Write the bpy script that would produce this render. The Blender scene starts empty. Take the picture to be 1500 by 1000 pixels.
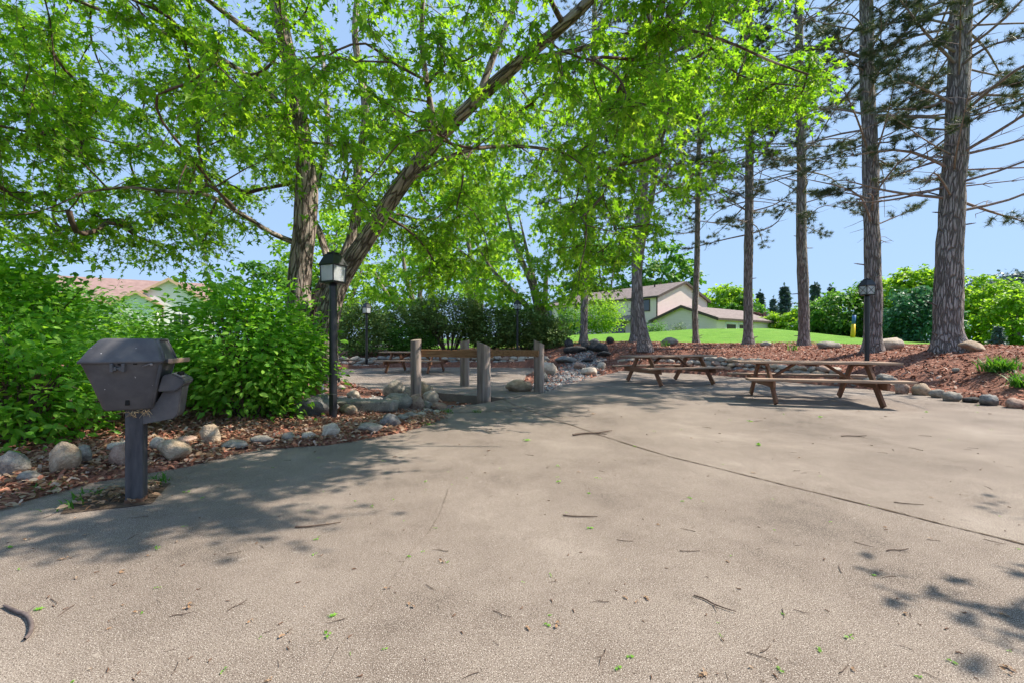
import bpy, bmesh, math, random
import numpy as np
from mathutils import Vector, Matrix, noise

SC = bpy.context.scene
COL = SC.collection
F = 620.0; CZ = 1.12
R = random.Random(7)
NR = np.random.default_rng(11)
rad = math.radians

# ------------------------------------------------------------------ camera, sun, sky
cam = bpy.data.cameras.new('camera'); co = bpy.data.objects.new('camera', cam); COL.objects.link(co)
cam.sensor_width = 36; cam.lens = F / 1500 * 36; cam.clip_end = 3000; cam.clip_start = 0.05
co.location = (0, 0, CZ); co.rotation_euler = (rad(90), 0, 0)
SC.camera = co
SUN = Vector((0.95, 0.15, 1.12)).normalized()
EL = math.asin(SUN.z); AZ = math.atan2(SUN.x, SUN.y)
sl = bpy.data.lights.new('sun', 'SUN'); so = bpy.data.objects.new('sun', sl); COL.objects.link(so)
sl.energy = 2.7; sl.angle = rad(0.55); sl.color = (1, 0.92, 0.80)
so.rotation_euler = SUN.to_track_quat('Z', 'Y').to_euler()
w = bpy.data.worlds.new('World'); SC.world = w; w.use_nodes = True
wn = w.node_tree.nodes; wl = w.node_tree.links; wn.clear()
sky = wn.new('ShaderNodeTexSky'); sky.sky_type = 'NISHITA'; sky.sun_disc = False
sky.sun_elevation = EL; sky.sun_rotation = AZ; sky.air_density = 1.0; sky.dust_density = 0.6; sky.ozone_density = 2.0
bg = wn.new('ShaderNodeBackground'); bg.inputs['Strength'].default_value = 0.15
wo = wn.new('ShaderNodeOutputWorld')
gmn = wn.new('ShaderNodeGamma'); gmn.inputs[1].default_value = .14
mul = wn.new('ShaderNodeMix'); mul.data_type = 'RGBA'; mul.blend_type = 'MULTIPLY'; mul.inputs[0].default_value = 1; mul.inputs[7].default_value = (.83, 1.17, 1.68, 1)
wl.new(sky.outputs[0], gmn.inputs[0]); wl.new(gmn.outputs[0], mul.inputs[6]); wl.new(mul.outputs[2], bg.inputs[0]); wl.new(bg.outputs[0], wo.inputs[0])
SC.view_settings.view_transform = 'Standard'; SC.view_settings.look = 'None'
SC.view_settings.gamma = 1; SC.view_settings.exposure = 1.72
SC.render.engine = 'CYCLES'
cy = SC.cycles
cy.max_bounces = 6; cy.diffuse_bounces = 3; cy.glossy_bounces = 2; cy.transmission_bounces = 4; cy.transparent_max_bounces = 6
cy.caustics_reflective = False; cy.caustics_refractive = False
cy.use_adaptive_sampling = True; cy.adaptive_threshold = 0.02
try: cy.use_denoising = True; cy.denoiser = 'OPENIMAGEDENOISE'
except Exception: pass
try: cy.sample_clamp_indirect = 6
except Exception: pass

# ------------------------------------------------------------------ helpers
def at(px, py, Y): return Vector(((px - 750) / F * Y, Y, CZ + (500 - py) / F * Y))
def gd(px, py, z=0.0):
    Y = F * (CZ - z) / (py - 500); return Vector(((px - 750) / F * Y, Y, z))

def tag(o, label=None, cat=None, group=None, kind=None):
    if label: o['label'] = label
    if cat: o['category'] = cat
    if group: o['group'] = group
    if kind: o['kind'] = kind
    return o
def empty(name, loc=(0, 0, 0), rz=0, label=None, cat=None, group=None):
    o = bpy.data.objects.new(name, None); COL.objects.link(o); o.location = loc; o.rotation_euler = (0, 0, rz)
    o.empty_display_size = 0.2
    return tag(o, label, cat, group)
def link(name, me, mat=None, parent=None):
    o = bpy.data.objects.new(name, me); COL.objects.link(o)
    if mat is not None and len(me.materials) == 0: me.materials.append(mat)
    if parent is not None: o.parent = parent
    return o
def np_mesh(name, V, faces, smooth=False, attrs=None):
    me = bpy.data.meshes.new(name)
    V = np.asarray(V, dtype=np.float32)
    me.vertices.add(len(V)); me.vertices.foreach_set('co', V.ravel())
    idx = np.concatenate([np.asarray(f, dtype=np.int32).ravel() for f in faces])
    sizes = np.concatenate([np.full(len(f), np.asarray(f).shape[1], dtype=np.int32) for f in faces])
    starts = np.concatenate([[0], np.cumsum(sizes)[:-1]]).astype(np.int32)
    me.loops.add(len(idx)); me.loops.foreach_set('vertex_index', idx)
    me.polygons.add(len(sizes)); me.polygons.foreach_set('loop_start', starts)
    me.polygons.foreach_set('use_smooth', np.full(len(sizes), smooth, dtype=bool))
    me.update(calc_edges=True)
    if attrs:
        for k, v in attrs.items():
            a = me.attributes.new(k, 'FLOAT_VECTOR', 'POINT'); a.data.foreach_set('vector', np.asarray(v, dtype=np.float32).ravel())
    return me
def copy_tree(o, parent=None):
    c = o.copy(); COL.objects.link(c)
    if parent is not None: c.parent = parent
    for ch in o.children: copy_tree(ch, c)
    return c

class Tubes:
    """collects tapered tubes with a bark coordinate"""
    def __init__(s): s.V = []; s.Q = []; s.B = []; s.n = 0; s.s0 = 0.0
    def tube(s, pts, radii, k=6, wob=0.0, seed=0.0, close=True):
        pts = np.asarray([tuple(p) for p in pts], dtype=float); m = len(pts)
        radii = np.asarray(radii, dtype=float)
        t = np.gradient(pts, axis=0); t /= np.linalg.norm(t, axis=1, keepdims=True) + 1e-9
        ref = np.array([0.31, 0.77, 0.1]) if abs(t[0] @ np.array([0, 0, 1])) > 0.6 else np.array([0, 0, 1.0])
        a = np.cross(t, ref); a /= np.linalg.norm(a, axis=1, keepdims=True) + 1e-9
        b = np.cross(t, a)
        th = np.linspace(0, 2 * math.pi, k, endpoint=False)
        L = np.concatenate([[0], np.cumsum(np.linalg.norm(np.diff(pts, axis=0), axis=1))])
        rr = np.repeat(radii[:, None], k, 1)
        if wob:
            for i in range(m):
                for j in range(k):
                    q = Vector((math.cos(th[j]) * 2.2 + seed, math.sin(th[j]) * 2.2, L[i] * 0.8))
                    rr[i, j] *= 1 + wob * noise.noise(q) + wob * 0.7 * noise.noise(q * 2.7)
        ring = pts[:, None, :] + rr[:, :, None] * (np.cos(th)[None, :, None] * a[:, None, :] + np.sin(th)[None, :, None] * b[:, None, :])
        bk = np.stack([rr * np.cos(th)[None, :], rr * np.sin(th)[None, :], np.repeat((L + s.s0)[:, None], k, 1)], -1)
        s.s0 += 3.7
        V = ring.reshape(-1, 3); B = bk.reshape(-1, 3)
        i, j = np.meshgrid(np.arange(m - 1), np.arange(k), indexing='ij')
        q = np.stack([i * k + j, i * k + (j + 1) % k, (i + 1) * k + (j + 1) % k, (i + 1) * k + j], -1).reshape(-1, 4) + s.n
        s.V.append(V); s.B.append(B); s.Q.append(q); s.n += len(V)
    def build(s, name, mat, parent=None, smooth=True):
        me = np_mesh(name, np.concatenate(s.V), [np.concatenate(s.Q)], smooth, {'bark_co': np.concatenate(s.B)})
        return link(name, me, mat, parent)

def smooth_path(P_, n):
    P_ = [Vector(p) for p in P_]; m = len(P_); out = []
    for i in range(n):
        u = i / (n - 1) * (m - 1); k = min(int(u), m - 2); f = u - k
        p0 = P_[max(k - 1, 0)]; p1 = P_[k]; p2 = P_[k + 1]; p3 = P_[min(k + 2, m - 1)]
        out.append(0.5 * ((2 * p1) + (p2 - p0) * f + (2 * p0 - 5 * p1 + 4 * p2 - p3) * f * f + (3 * p1 - p0 - 3 * p2 + p3) * f ** 3))
    return out
def interp(vals, n):
    return np.interp(np.linspace(0, len(vals) - 1, n), np.arange(len(vals)), vals)

def frames(d, nrm):
    d = d / (np.linalg.norm(d, axis=1, keepdims=True) + 1e-9)
    s = np.cross(d, nrm); s /= np.linalg.norm(s, axis=1, keepdims=True) + 1e-9
    n2 = np.cross(s, d)
    return np.stack([s, d, n2], axis=2)          # columns
def scatter(name, T, faces, pos, M, scale, mat, parent=None, smooth=False):
    """many copies of one small template as a single mesh (leaves, needles, chips)"""
    T = np.asarray(T, float); k = len(T); n = len(pos)
    sc = np.asarray(scale, float)
    if sc.ndim == 1: sc = np.repeat(sc[:, None], 3, 1)
    V = np.einsum('nij,nkj->nki', M, T[None] * sc[:, None, :]) + pos[:, None, :]
    off = (np.arange(n) * k)[:, None, None]
    fs = [(np.asarray(f)[None] + off).reshape(-1, np.asarray(f).shape[1]) for f in faces]
    return link(name, np_mesh(name, V.reshape(-1, 3), fs, smooth), mat, parent)

# templates
_h = [(0, 0), (.30, .02), (.13, .22), (.48, .50), (.12, .50), (0, 1)]
_o = _h + [(-x, y) for x, y in _h[-2:0:-1]]
MAPLE_V = [(0, .36, -.05)] + [(x, y, .16 * abs(x) - .16 * y * y) for x, y in _o]
MAPLE_F = [np.array([(0, i + 1, (i + 1) % len(_o) + 1) for i in range(len(_o))])]
OVAL_V = [(0, 0, 0), (.24, .3, .07), (.22, .62, .05), (0, 1, -.1), (-.22, .62, .05), (-.24, .3, .07), (0, .45, -.02)]
OVAL_F = [np.array([(0, 1, 6), (1, 2, 6), (2, 3, 6), (3, 4, 6), (4, 5, 6), (5, 0, 6)])]
DIAM_V = [(0, 0, 0), (.36, .5, .08), (0, 1, -.05), (-.36, .5, .08)]
DIAM_F = [np.array([(0, 1, 2), (0, 2, 3)])]
NEED_V = [(-.5, 0, 0), (.5, 0, 0), (0, 1, 0)]
NEED_F = [np.array([(0, 1, 2)])]

def bm_link(name, bm, mat, parent=None, smooth=False):
    me = bpy.data.meshes.new(name); bmesh.ops.recalc_face_normals(bm, faces=bm.faces); bm.to_mesh(me); bm.free()
    for p in me.polygons: p.use_smooth = smooth
    return link(name, me, mat, parent)
def box(bm, c, s, rz=0, rx=0, ry=0, bev=0.0):
    b2 = bmesh.new(); bmesh.ops.create_cube(b2, size=1)
    bmesh.ops.scale(b2, vec=s, verts=b2.verts)
    if bev: bmesh.ops.bevel(b2, geom=b2.edges[:], offset=bev, segments=2, profile=0.6, affect='EDGES')
    Mx = Matrix.Translation(c) @ Matrix.Rotation(rz, 4, 'Z') @ Matrix.Rotation(ry, 4, 'Y') @ Matrix.Rotation(rx, 4, 'X')
    bmesh.ops.transform(b2, matrix=Mx, verts=b2.verts)
    me = bpy.data.meshes.new('t'); b2.to_mesh(me); b2.free(); bm.from_mesh(me); bpy.data.meshes.remove(me)
def bar(bm, a, b, wid, thk, bev=0.004, up=Vector((0, 0, 1))):
    a = Vector(a); b = Vector(b); d = (b - a); L = d.length; d.normalize()
    s = d.cross(up)
    if s.length < 1e-4: s = d.cross(Vector((0, 1, 0)))
    s.normalize(); u = s.cross(d)
    b2 = bmesh.new(); bmesh.ops.create_cube(b2, size=1)
    bmesh.ops.scale(b2, vec=(wid, L, thk), verts=b2.verts)
    if bev: bmesh.ops.bevel(b2, geom=b2.edges[:], offset=bev, segments=1, affect='EDGES')
    Mx = Matrix.Translation((a + b) / 2) @ Matrix((s, d, u)).transposed().to_4x4()
    bmesh.ops.transform(b2, matrix=Mx, verts=b2.verts)
    me = bpy.data.meshes.new('t'); b2.to_mesh(me); b2.free(); bm.from_mesh(me); bpy.data.meshes.remove(me)
def rrect(cx, cy, w_, d_, r, seg=4):
    out = []
    for sx, sy, a0 in ((1, 1, 0), (-1, 1, 90), (-1, -1, 180), (1, -1, 270)):
        for i in range(seg + 1):
            a = rad(a0 + 90 * i / seg)
            out.append((cx + sx * (w_ / 2 - r) + r * math.cos(a), cy + sy * (d_ / 2 - r) + r * math.sin(a)))
    return out
def loft(bm, secs, cap=True):
    rings = [[bm.verts.new(p) for p in s] for s in secs]
    n = len(rings[0])
    for a, b in zip(rings[:-1], rings[1:]):
        for i in range(n): bm.faces.new((a[i], a[(i + 1) % n], b[(i + 1) % n], b[i]))
    if cap: bm.faces.new(rings[0][::-1]); bm.faces.new(rings[-1])
def ring_loft(bm, prof, k=16, c=(0, 0)):
    loft(bm, [[(c[0] + r * math.cos(2 * math.pi * i / k), c[1] + r * math.sin(2 * math.pi * i / k), z) for i in range(k)] for r, z in prof])
def prism(bm, pts2, axis, a, b):
    """extrude a 2-d outline along axis 'x','y' or 'z'"""
    def mk3(p, t):
        return {'x': (t, p[0], p[1]), 'y': (p[0], t, p[1]), 'z': (p[0], p[1], t)}[axis]
    loft(bm, [[mk3(p, a) for p in pts2], [mk3(p, b) for p in pts2]])

# ------------------------------------------------------------------ materials
def lin(r, g, b):
    f = lambda c: (c / 255 / 12.92) if c <= 10 else ((c / 255 + .055) / 1.055) ** 2.4
    return (f(r), f(g), f(b), 1)
def mk(name, stops, scale=5, detail=6, rough=.8, bump=.0, bscale=None, stretch=(1, 1, 1), coord='Object', island=0.0,
       transl=None, spec=.3, speck=None, metallic=0.0, voro=None, rrough=.6, dist=.02):
    m = bpy.data.materials.new(name); m.use_nodes = True
    nt = m.node_tree; N = nt.nodes; L = nt.links; N.clear()
    out = N.new('ShaderNodeOutputMaterial'); bs = N.new('ShaderNodeBsdfPrincipled')
    bs.inputs['Roughness'].default_value = rough; bs.inputs['Metallic'].default_value = metallic
    bs.inputs['Specular IOR Level'].default_value = spec
    if coord == 'bark':
        tc = N.new('ShaderNodeAttribute'); tc.attribute_name = 'bark_co'; cs = tc.outputs['Vector']
    else:
        tc = N.new('ShaderNodeTexCoord'); cs = tc.outputs['Object']
    mp = N.new('ShaderNodeMapping'); mp.inputs['Scale'].default_value = stretch; L.new(cs, mp.inputs['Vector'])
    nz = N.new('ShaderNodeTexNoise'); nz.inputs['Scale'].default_value = scale; nz.inputs['Detail'].default_value = detail
    nz.inputs['Roughness'].default_value = rrough
    L.new(mp.outputs[0], nz.inputs['Vector'])
    fac = nz.outputs['Fac']
    if island:
        ge = N.new('ShaderNodeNewGeometry'); mx = N.new('ShaderNodeMix'); mx.inputs[0].default_value = island
        L.new(fac, mx.inputs[2]); L.new(ge.outputs['Random Per Island'], mx.inputs[3]); fac = mx.outputs[0]
    cr = N.new('ShaderNodeValToRGB'); el = cr.color_ramp.elements
    n = len(stops); lo, hi = (.32, .68) if not island else (.1, .9)
    for i, c in enumerate(stops):
        p = lo + (hi - lo) * i / max(n - 1, 1)
        e = el[i] if i < 2 else el.new(p)
        e.position = p; e.color = c
    L.new(fac, cr.inputs[0]); colr = cr.outputs[0]
    h = None
    if voro:
        vs, vcol, vw = voro
        vo = N.new('ShaderNodeTexVoronoi'); vo.feature = 'DISTANCE_TO_EDGE'; vo.inputs['Scale'].default_value = vs
        nd = N.new('ShaderNodeVectorMath'); nd.operation = 'ADD'
        ns = N.new('ShaderNodeTexNoise'); ns.inputs['Scale'].default_value = vs * .8; ns.inputs['Detail'].default_value = 5; L.new(mp.outputs[0], ns.inputs['Vector'])
        sm = N.new('ShaderNodeVectorMath'); sm.operation = 'SCALE'; sm.inputs['Scale'].default_value = 1.5 / vs
        L.new(ns.outputs['Color'], sm.inputs[0]); L.new(mp.outputs[0], nd.inputs[0]); L.new(sm.outputs[0], nd.inputs[1])
        L.new(nd.outputs[0], vo.inputs['Vector'])
        mr = N.new('ShaderNodeMapRange'); mr.inputs[1].default_value = 0; mr.inputs[2].default_value = vw
        L.new(vo.outputs['Distance'], mr.inputs[0]); h = mr.outputs[0]
        mc = N.new('ShaderNodeMix'); mc.data_type = 'RGBA'; L.new(h, mc.inputs[0]); mc.inputs[6].default_value = vcol
        L.new(colr, mc.inputs[7]); colr = mc.outputs[2]
    if speck:
        for ss, scol, thr in speck:
            n2 = N.new('ShaderNodeTexNoise'); n2.inputs['Scale'].default_value = ss; n2.inputs['Detail'].default_value = 2 if ss > 30 else 10; n2.inputs['Roughness'].default_value = .5 if ss > 30 else .7
            L.new(cs, n2.inputs['Vector'])
            mr = N.new('ShaderNodeMapRange'); mr.inputs[1].default_value = thr; mr.inputs[2].default_value = thr + (.035 if ss > 5 else .12)
            L.new(n2.outputs['Fac'], mr.inputs[0])
            mc = N.new('ShaderNodeMix'); mc.data_type = 'RGBA'; L.new(mr.outputs[0], mc.inputs[0]); L.new(colr, mc.inputs[6])
            mc.inputs[7].default_value = scol; colr = mc.outputs[2]
    L.new(colr, bs.inputs['Base Color'])
    if bump:
        nb = N.new('ShaderNodeTexNoise'); nb.inputs['Scale'].default_value = bscale or scale * 3; nb.inputs['Detail'].default_value = 8
        L.new(mp.outputs[0], nb.inputs['Vector'])
        hh = nb.outputs['Fac']
        if h is not None:
            ad = N.new('ShaderNodeMath'); ad.operation = 'MULTIPLY_ADD'; L.new(hh, ad.inputs[0]); ad.inputs[1].default_value = .6
            L.new(h, ad.inputs[2]); hh = ad.outputs[0]
        bu = N.new('ShaderNodeBump'); bu.inputs['Strength'].default_value = bump; bu.inputs['Distance'].default_value = dist
        L.new(hh, bu.inputs['Height']); L.new(bu.outputs[0], bs.inputs['Normal'])
    sh = bs.outputs[0]
    if transl:
        tr = N.new('ShaderNodeBsdfTranslucent'); ml = N.new('ShaderNodeMix'); ml.data_type = 'RGBA'; ml.blend_type = 'MULTIPLY'
        ml.inputs[0].default_value = 1; L.new(colr, ml.inputs[6]); ml.inputs[7].default_value = transl[1]
        L.new(ml.outputs[2], tr.inputs['Color'])
        mxs = N.new('ShaderNodeMixShader'); mxs.inputs[0].default_value = transl[0]
        L.new(sh, mxs.inputs[1]); L.new(tr.outputs[0], mxs.inputs[2]); sh = mxs.outputs[0]
    L.new(sh, out.inputs[0])
    return m

def leafmat(name, a, b, c, tr=.45, tcol=(1.9, 1.8, .7, 1), rough=.5):
    return mk(name, [a, b, c], scale=.55, detail=3, rough=rough, island=.6, transl=(tr, tcol), spec=.35)
M = {}
M['concrete'] = mk('concrete', [(.080, .060, .047, 1), (.165, .128, .103, 1), (.222, .178, .145, 1), (.305, .253, .212, 1)], scale=.62, detail=11, rough=.9, bump=.3, bscale=150, rrough=.72, dist=.003,
                   speck=[(1.7, (.135, .103, .082, 1), .585), (6.5, (.13, .10, .08, 1), .63), (9, (.31, .26, .215, 1), .64), (3.7, (.315, .263, .213, 1), .68), (17, (.275, .228, .182, 1), .66), (215, (.05, .037, .028, 1), .565), (250, (.50, .44, .38, 1), .59), (110, (.06, .045, .035, 1), .665), (140, (.48, .42, .365, 1), .665), (.7, (.15, .116, .09, 1), .62)])
M['asphalt'] = mk('asphalt', [(.09, .085, .08, 1), (.14, .13, .125, 1)], scale=3, rough=.95)
M['crack'] = mk('crack_dirt', [(.05, .035, .022, 1), (.11, .075, .05, 1)], scale=30, rough=1)
M['soil'] = mk('soil', [(.035, .025, .018, 1), (.09, .06, .04, 1), (.15, .11, .08, 1)], scale=25, rough=1, bump=.8, bscale=60)
M['mulch'] = mk('mulch', [(.08, .04, .028, 1), (.24, .105, .07, 1), (.37, .19, .135, 1)], scale=26, rough=1, bump=1, bscale=40, dist=.04)
M['chip'] = mk('mulch_chips', [(.14, .06, .04, 1), (.32, .12, .075, 1), (.45, .20, .125, 1), (.22, .115, .085, 1), (.58, .43, .345, 1)], scale=6, rough=.95, island=.85)
M['deadleaf'] = mk('dead_leaves', [(.20, .12, .07, 1), (.42, .29, .19, 1), (.30, .17, .09, 1), (.50, .40, .29, 1)], scale=9, rough=.9, island=.8, transl=(.2, (1, .8, .6, 1)))
M['lawn'] = mk('lawn', [(.075, .19, .008, 1), (.112, .255, .012, 1), (.16, .30, .03, 1)], scale=1.3, detail=10, rough=.9, speck=[(.45, (.13, .22, .02, 1), .58), (1.9, (.21, .25, .06, 1), .70)], bump=.7, bscale=26, rrough=.7, dist=.05)
M['gravel_bed'] = mk('gravel_bed', [(.07, .06, .055, 1), (.20, .18, .17, 1), (.33, .31, .29, 1)], scale=16, rough=1, bump=1, bscale=24, dist=.04)
M['pebble'] = mk('pebbles', [(.08, .08, .085, 1), (.20, .195, .20, 1), (.33, .31, .29, 1), (.42, .39, .36, 1)], scale=4, rough=.85, island=.9)
def stone(name, a, b, c, **k):
    a, b, c = [(q[0] * .96, q[1] * .89, q[2] * .77, 1) for q in (a, b, c)]
    return mk(name, [a, b, c], scale=4.5, detail=9, rough=.85, bump=.5, bscale=14, speck=[(60, tuple(x * 1.5 for x in c[:3]) + (1,), .64), (45, tuple(x * .5 for x in a[:3]) + (1,), .66)], dist=.03, **k)
M['stone_grey'] = stone('stone_grey', (.17, .165, .17, 1), (.28, .27, .265, 1), (.40, .385, .37, 1))
M['stone_tan'] = stone('stone_tan', (.24, .18, .14, 1), (.38, .31, .25, 1), (.50, .43, .37, 1))
M['stone_blue'] = stone('stone_blue', (.11, .12, .14, 1), (.20, .21, .235, 1), (.31, .32, .33, 1))
M['stone_dark'] = stone('stone_dark', (.018, .02, .024, 1), (.05, .052, .06, 1), (.12, .115, .12, 1))
M['stone_pale'] = stone('stone_pale', (.34, .30, .28, 1), (.47, .43, .40, 1), (.58, .54, .51, 1))
M['stone_red'] = stone('stone_red', (.22, .14, .12, 1), (.36, .26, .23, 1), (.47, .37, .33, 1))
M['maple_bark'] = mk('maple_bark', [(.16, .125, .10, 1), (.32, .26, .22, 1), (.48, .41, .36, 1)], scale=16, detail=9, rough=.95, bump=1.0, bscale=26, stretch=(1, 1, .2), coord='bark', voro=(13, (.07, .052, .042, 1), .13), rrough=.7, dist=.03)
M['twig'] = mk('twig_bark', [(.06, .04, .03, 1), (.16, .11, .085, 1)], scale=20, rough=.9, coord='bark')
M['stick_bark'] = mk('stick_bark', [(.07, .05, .045, 1), (.19, .15, .14, 1)], scale=18, rough=.95, coord='bark', bump=.4)
M['pine_bark'] = mk('pine_bark', [(.17, .145, .135, 1), (.34, .295, .28, 1), (.52, .465, .445, 1)], scale=17, detail=10, rough=.95, bump=1.0, bscale=34, stretch=(1, 1, .15), coord='bark', voro=(17, (.17, .142, .13, 1), .16), rrough=.75, dist=.05)
M['pine_limb'] = mk('pine_limb', [(.15, .12, .11, 1), (.34, .28, .26, 1)], scale=12, rough=.95, coord='bark', bump=.4)
M['maple_leaf'] = leafmat('maple_leaf', (.075, .17, .012, 1), (.145, .325, .022, 1), (.32, .475, .06, 1), tr=.58)
M['dogwood_leaf'] = leafmat('dogwood_leaf', (.07, .21, .02, 1), (.14, .36, .03, 1), (.30, .52, .08, 1), tr=.45)
M['light_leaf'] = leafmat('light_leaf', (.09, .20, .018, 1), (.19, .35, .035, 1), (.33, .48, .08, 1), tr=.55)
M['yew_leaf'] = leafmat('yew_leaf', (.06, .12, .034, 1), (.14, .225, .055, 1), (.27, .35, .10, 1), tr=.2, tcol=(1.3, 1.3, .8, 1))
M['mid_leaf'] = leafmat('mid_leaf', (.04, .12, .02, 1), (.085, .22, .035, 1), (.19, .36, .07, 1), tr=.4)
M['blue_leaf'] = leafmat('blue_leaf', (.03, .11, .05, 1), (.06, .19, .09, 1), (.15, .30, .16, 1), tr=.3, tcol=(1.2, 1.3, 1, 1))
M['hazy_spruce_leaf'] = leafmat('hazy_spruce_leaf', (.08, .13, .125, 1), (.13, .19, .18, 1), (.19, .26, .23, 1), tr=.15, tcol=(1, 1, 1, 1))  # pale bluish distance haze is mixed into this foliage colour
M['purple_leaf'] = leafmat('purple_leaf', (.09, .035, .04, 1), (.15, .06, .06, 1), (.2, .1, .09, 1), tr=.3, tcol=(1, 1, 1, 1))
M['needle'] = leafmat('pine_needle', (.035, .065, .035, 1), (.075, .115, .055, 1), (.17, .185, .085, 1), tr=.25, tcol=(1.2, 1.2, .8, 1))
M['daylily'] = leafmat('daylily_leaf', (.03, .12, .016, 1), (.065, .20, .024, 1), (.14, .29, .05, 1), tr=.4)
M['brown_wood'] = mk('brown_wood', [(.13, .062, .036, 1), (.25, .12, .07, 1), (.35, .18, .11, 1)], scale=9, detail=8, island=.3, rough=.75, bump=.25, bscale=30, stretch=(.25, 3, 3), dist=.006)
M['top_wood'] = mk('weathered_top_wood', [(.17, .105, .068, 1), (.27, .175, .12, 1), (.36, .25, .18, 1), (.44, .335, .26, 1)], scale=9, detail=8, island=.45, rough=.8, bump=.3, bscale=30, stretch=(.25, 4, 4), dist=.006)
M['rail_wood'] = mk('rail_wood', [(.18, .088, .04, 1), (.29, .15, .072, 1), (.38, .215, .11, 1)], scale=8, detail=8, rough=.75, bump=.25, bscale=25, stretch=(.3, 4, 4), dist=.006)
M['log'] = mk('weathered_log', [(.13, .10, .085, 1), (.28, .22, .19, 1), (.43, .35, .31, 1)], scale=12, detail=8, rough=.95, bump=.7, bscale=22, stretch=(1, 1, .07), dist=.02)
M['log_end'] = mk('log_end', [(.22, .17, .13, 1), (.38, .31, .25, 1)], scale=16, rough=.95, bump=.4)
M['black_metal'] = mk('black_metal', [(.010, .011, .013, 1), (.022, .023, .027, 1)], scale=14, rough=.38, spec=.5, bump=.08, bscale=60, dist=.004)
M['grill_paint'] = mk('grill_paint', [(.052, .050, .055, 1), (.080, .077, .083, 1), (.118, .113, .115, 1)], scale=5, detail=9, rough=.55, spec=.4, bump=.15, bscale=90, dist=.004,
                      speck=[(46, (.62, .60, .58, 1), .735), (9, (.11, .095, .085, 1), .68)])
M['post_paint'] = mk('post_paint', [(.036, .036, .042, 1), (.060, .060, .068, 1), (.092, .090, .096, 1)], scale=6, detail=9, rough=.6, stretch=(3, 3, .5),
                     speck=[(40, (.45, .44, .44, 1), .74), (11, (.11, .08, .065, 1), .70)])
M['dark_hole'] = mk('dark_hole', [(.006, .006, .006, 1), (.012, .012, .012, 1)], rough=.9)
M['grey_metal'] = mk('grey_metal', [(.16, .15, .15, 1), (.28, .26, .25, 1)], scale=20, rough=.5, metallic=.4)
M['rust'] = mk('rust', [(.10, .055, .035, 1), (.2, .11, .07, 1)], scale=25, rough=.95)
M['white_paint'] = mk('white_paint', [(.66, .65, .63, 1), (.78, .77, .75, 1)], scale=6, rough=.6)
M['nest_straw'] = mk('nest_straw', [(.3, .2, .1, 1), (.5, .38, .22, 1)], scale=20, rough=1)
M['yellow_plastic'] = mk('yellow_plastic', [(.75, .50, .01, 1), (.82, .56, .02, 1)], rough=.5)
M['blue_plastic'] = mk('blue_plastic', [(.05, .13, .33, 1), (.07, .17, .4, 1)], rough=.5)
def siding(name, c, d, pitch=.13):
    m = mk(name, [c, tuple(x * 1.08 for x in c[:3]) + (1,)], scale=.8, rough=.75)
    nt = m.node_tree; N = nt.nodes; L = nt.links
    tc = N.new('ShaderNodeTexCoord'); wv = N.new('ShaderNodeTexWave'); wv.bands_direction = 'Z'; wv.wave_profile = 'SAW'
    wv.inputs['Scale'].default_value = .314 / pitch / 1.0; L.new(tc.outputs['Object'], wv.inputs['Vector'])
    bu = N.new('ShaderNodeBump'); bu.inputs['Strength'].default_value = .9; bu.inputs['Distance'].default_value = .03
    L.new(wv.outputs['Fac'], bu.inputs['Height'])
    L.new(bu.outputs[0], [n for n in N if n.type == 'BSDF_PRINCIPLED'][0].inputs['Normal'])
    return m
M['beige_siding'] = siding('beige_siding', (.77, .62, .565, 1), 0, .2)
M['white_siding'] = siding('white_siding', (.82, .80, .80, 1), 0, .2)
M['roof_shingle'] = mk('roof_shingle', [(.16, .125, .115, 1), (.22, .175, .16, 1), (.28, .225, .21, 1)], scale=2.5, detail=10, rough=.95, bump=.3, bscale=20)
M['pink_shingle'] = mk('pink_shingle', [(.24, .155, .14, 1), (.33, .22, .20, 1)], scale=2, detail=10, rough=.95)
M['brown_trim'] = mk('brown_trim', [(.06, .042, .035, 1), (.085, .06, .05, 1)], scale=3, rough=.7)
M['tan_trim'] = mk('tan_trim', [(.50, .33, .22, 1), (.58, .4, .27, 1)], scale=3, rough=.7)
def glassmat(name, col, rough):
    m = bpy.data.materials.new(name); m.use_nodes = True; b = m.node_tree.nodes['Principled BSDF']
    b.inputs['Base Color'].default_value = col; b.inputs['Roughness'].default_value = rough; b.inputs['Specular IOR Level'].default_value = .8
    return m
M['window_glass'] = glassmat('window_glass', (.035, .04, .045, 1), .08)
def lampglass():
    m = mk('lamp_glass', [(.55, .58, .60, 1), (.78, .80, .80, 1)], scale=9, rough=.25, spec=.6)
    nt = m.node_tree; N = nt.nodes; L = nt.links
    out = [n for n in N if n.type == 'OUTPUT_MATERIAL'][0]; bs = [n for n in N if n.type == 'BSDF_PRINCIPLED'][0]
    tr = N.new('ShaderNodeBsdfTranslucent'); tr.inputs[0].default_value = (.9, .93, .95, 1)
    tp = N.new('ShaderNodeBsdfTransparent'); m1 = N.new('ShaderNodeMixShader'); m2 = N.new('ShaderNodeMixShader')
    m1.inputs[0].default_value = .45; m2.inputs[0].default_value = .22
    L.new(bs.outputs[0], m1.inputs[1]); L.new(tr.outputs[0], m1.inputs[2]); L.new(m1.outputs[0], m2.inputs[1]); L.new(tp.outputs[0], m2.inputs[2])
    L.new(m2.outputs[0], out.inputs[0]); return m
M['lamp_glass'] = lampglass()

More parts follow.
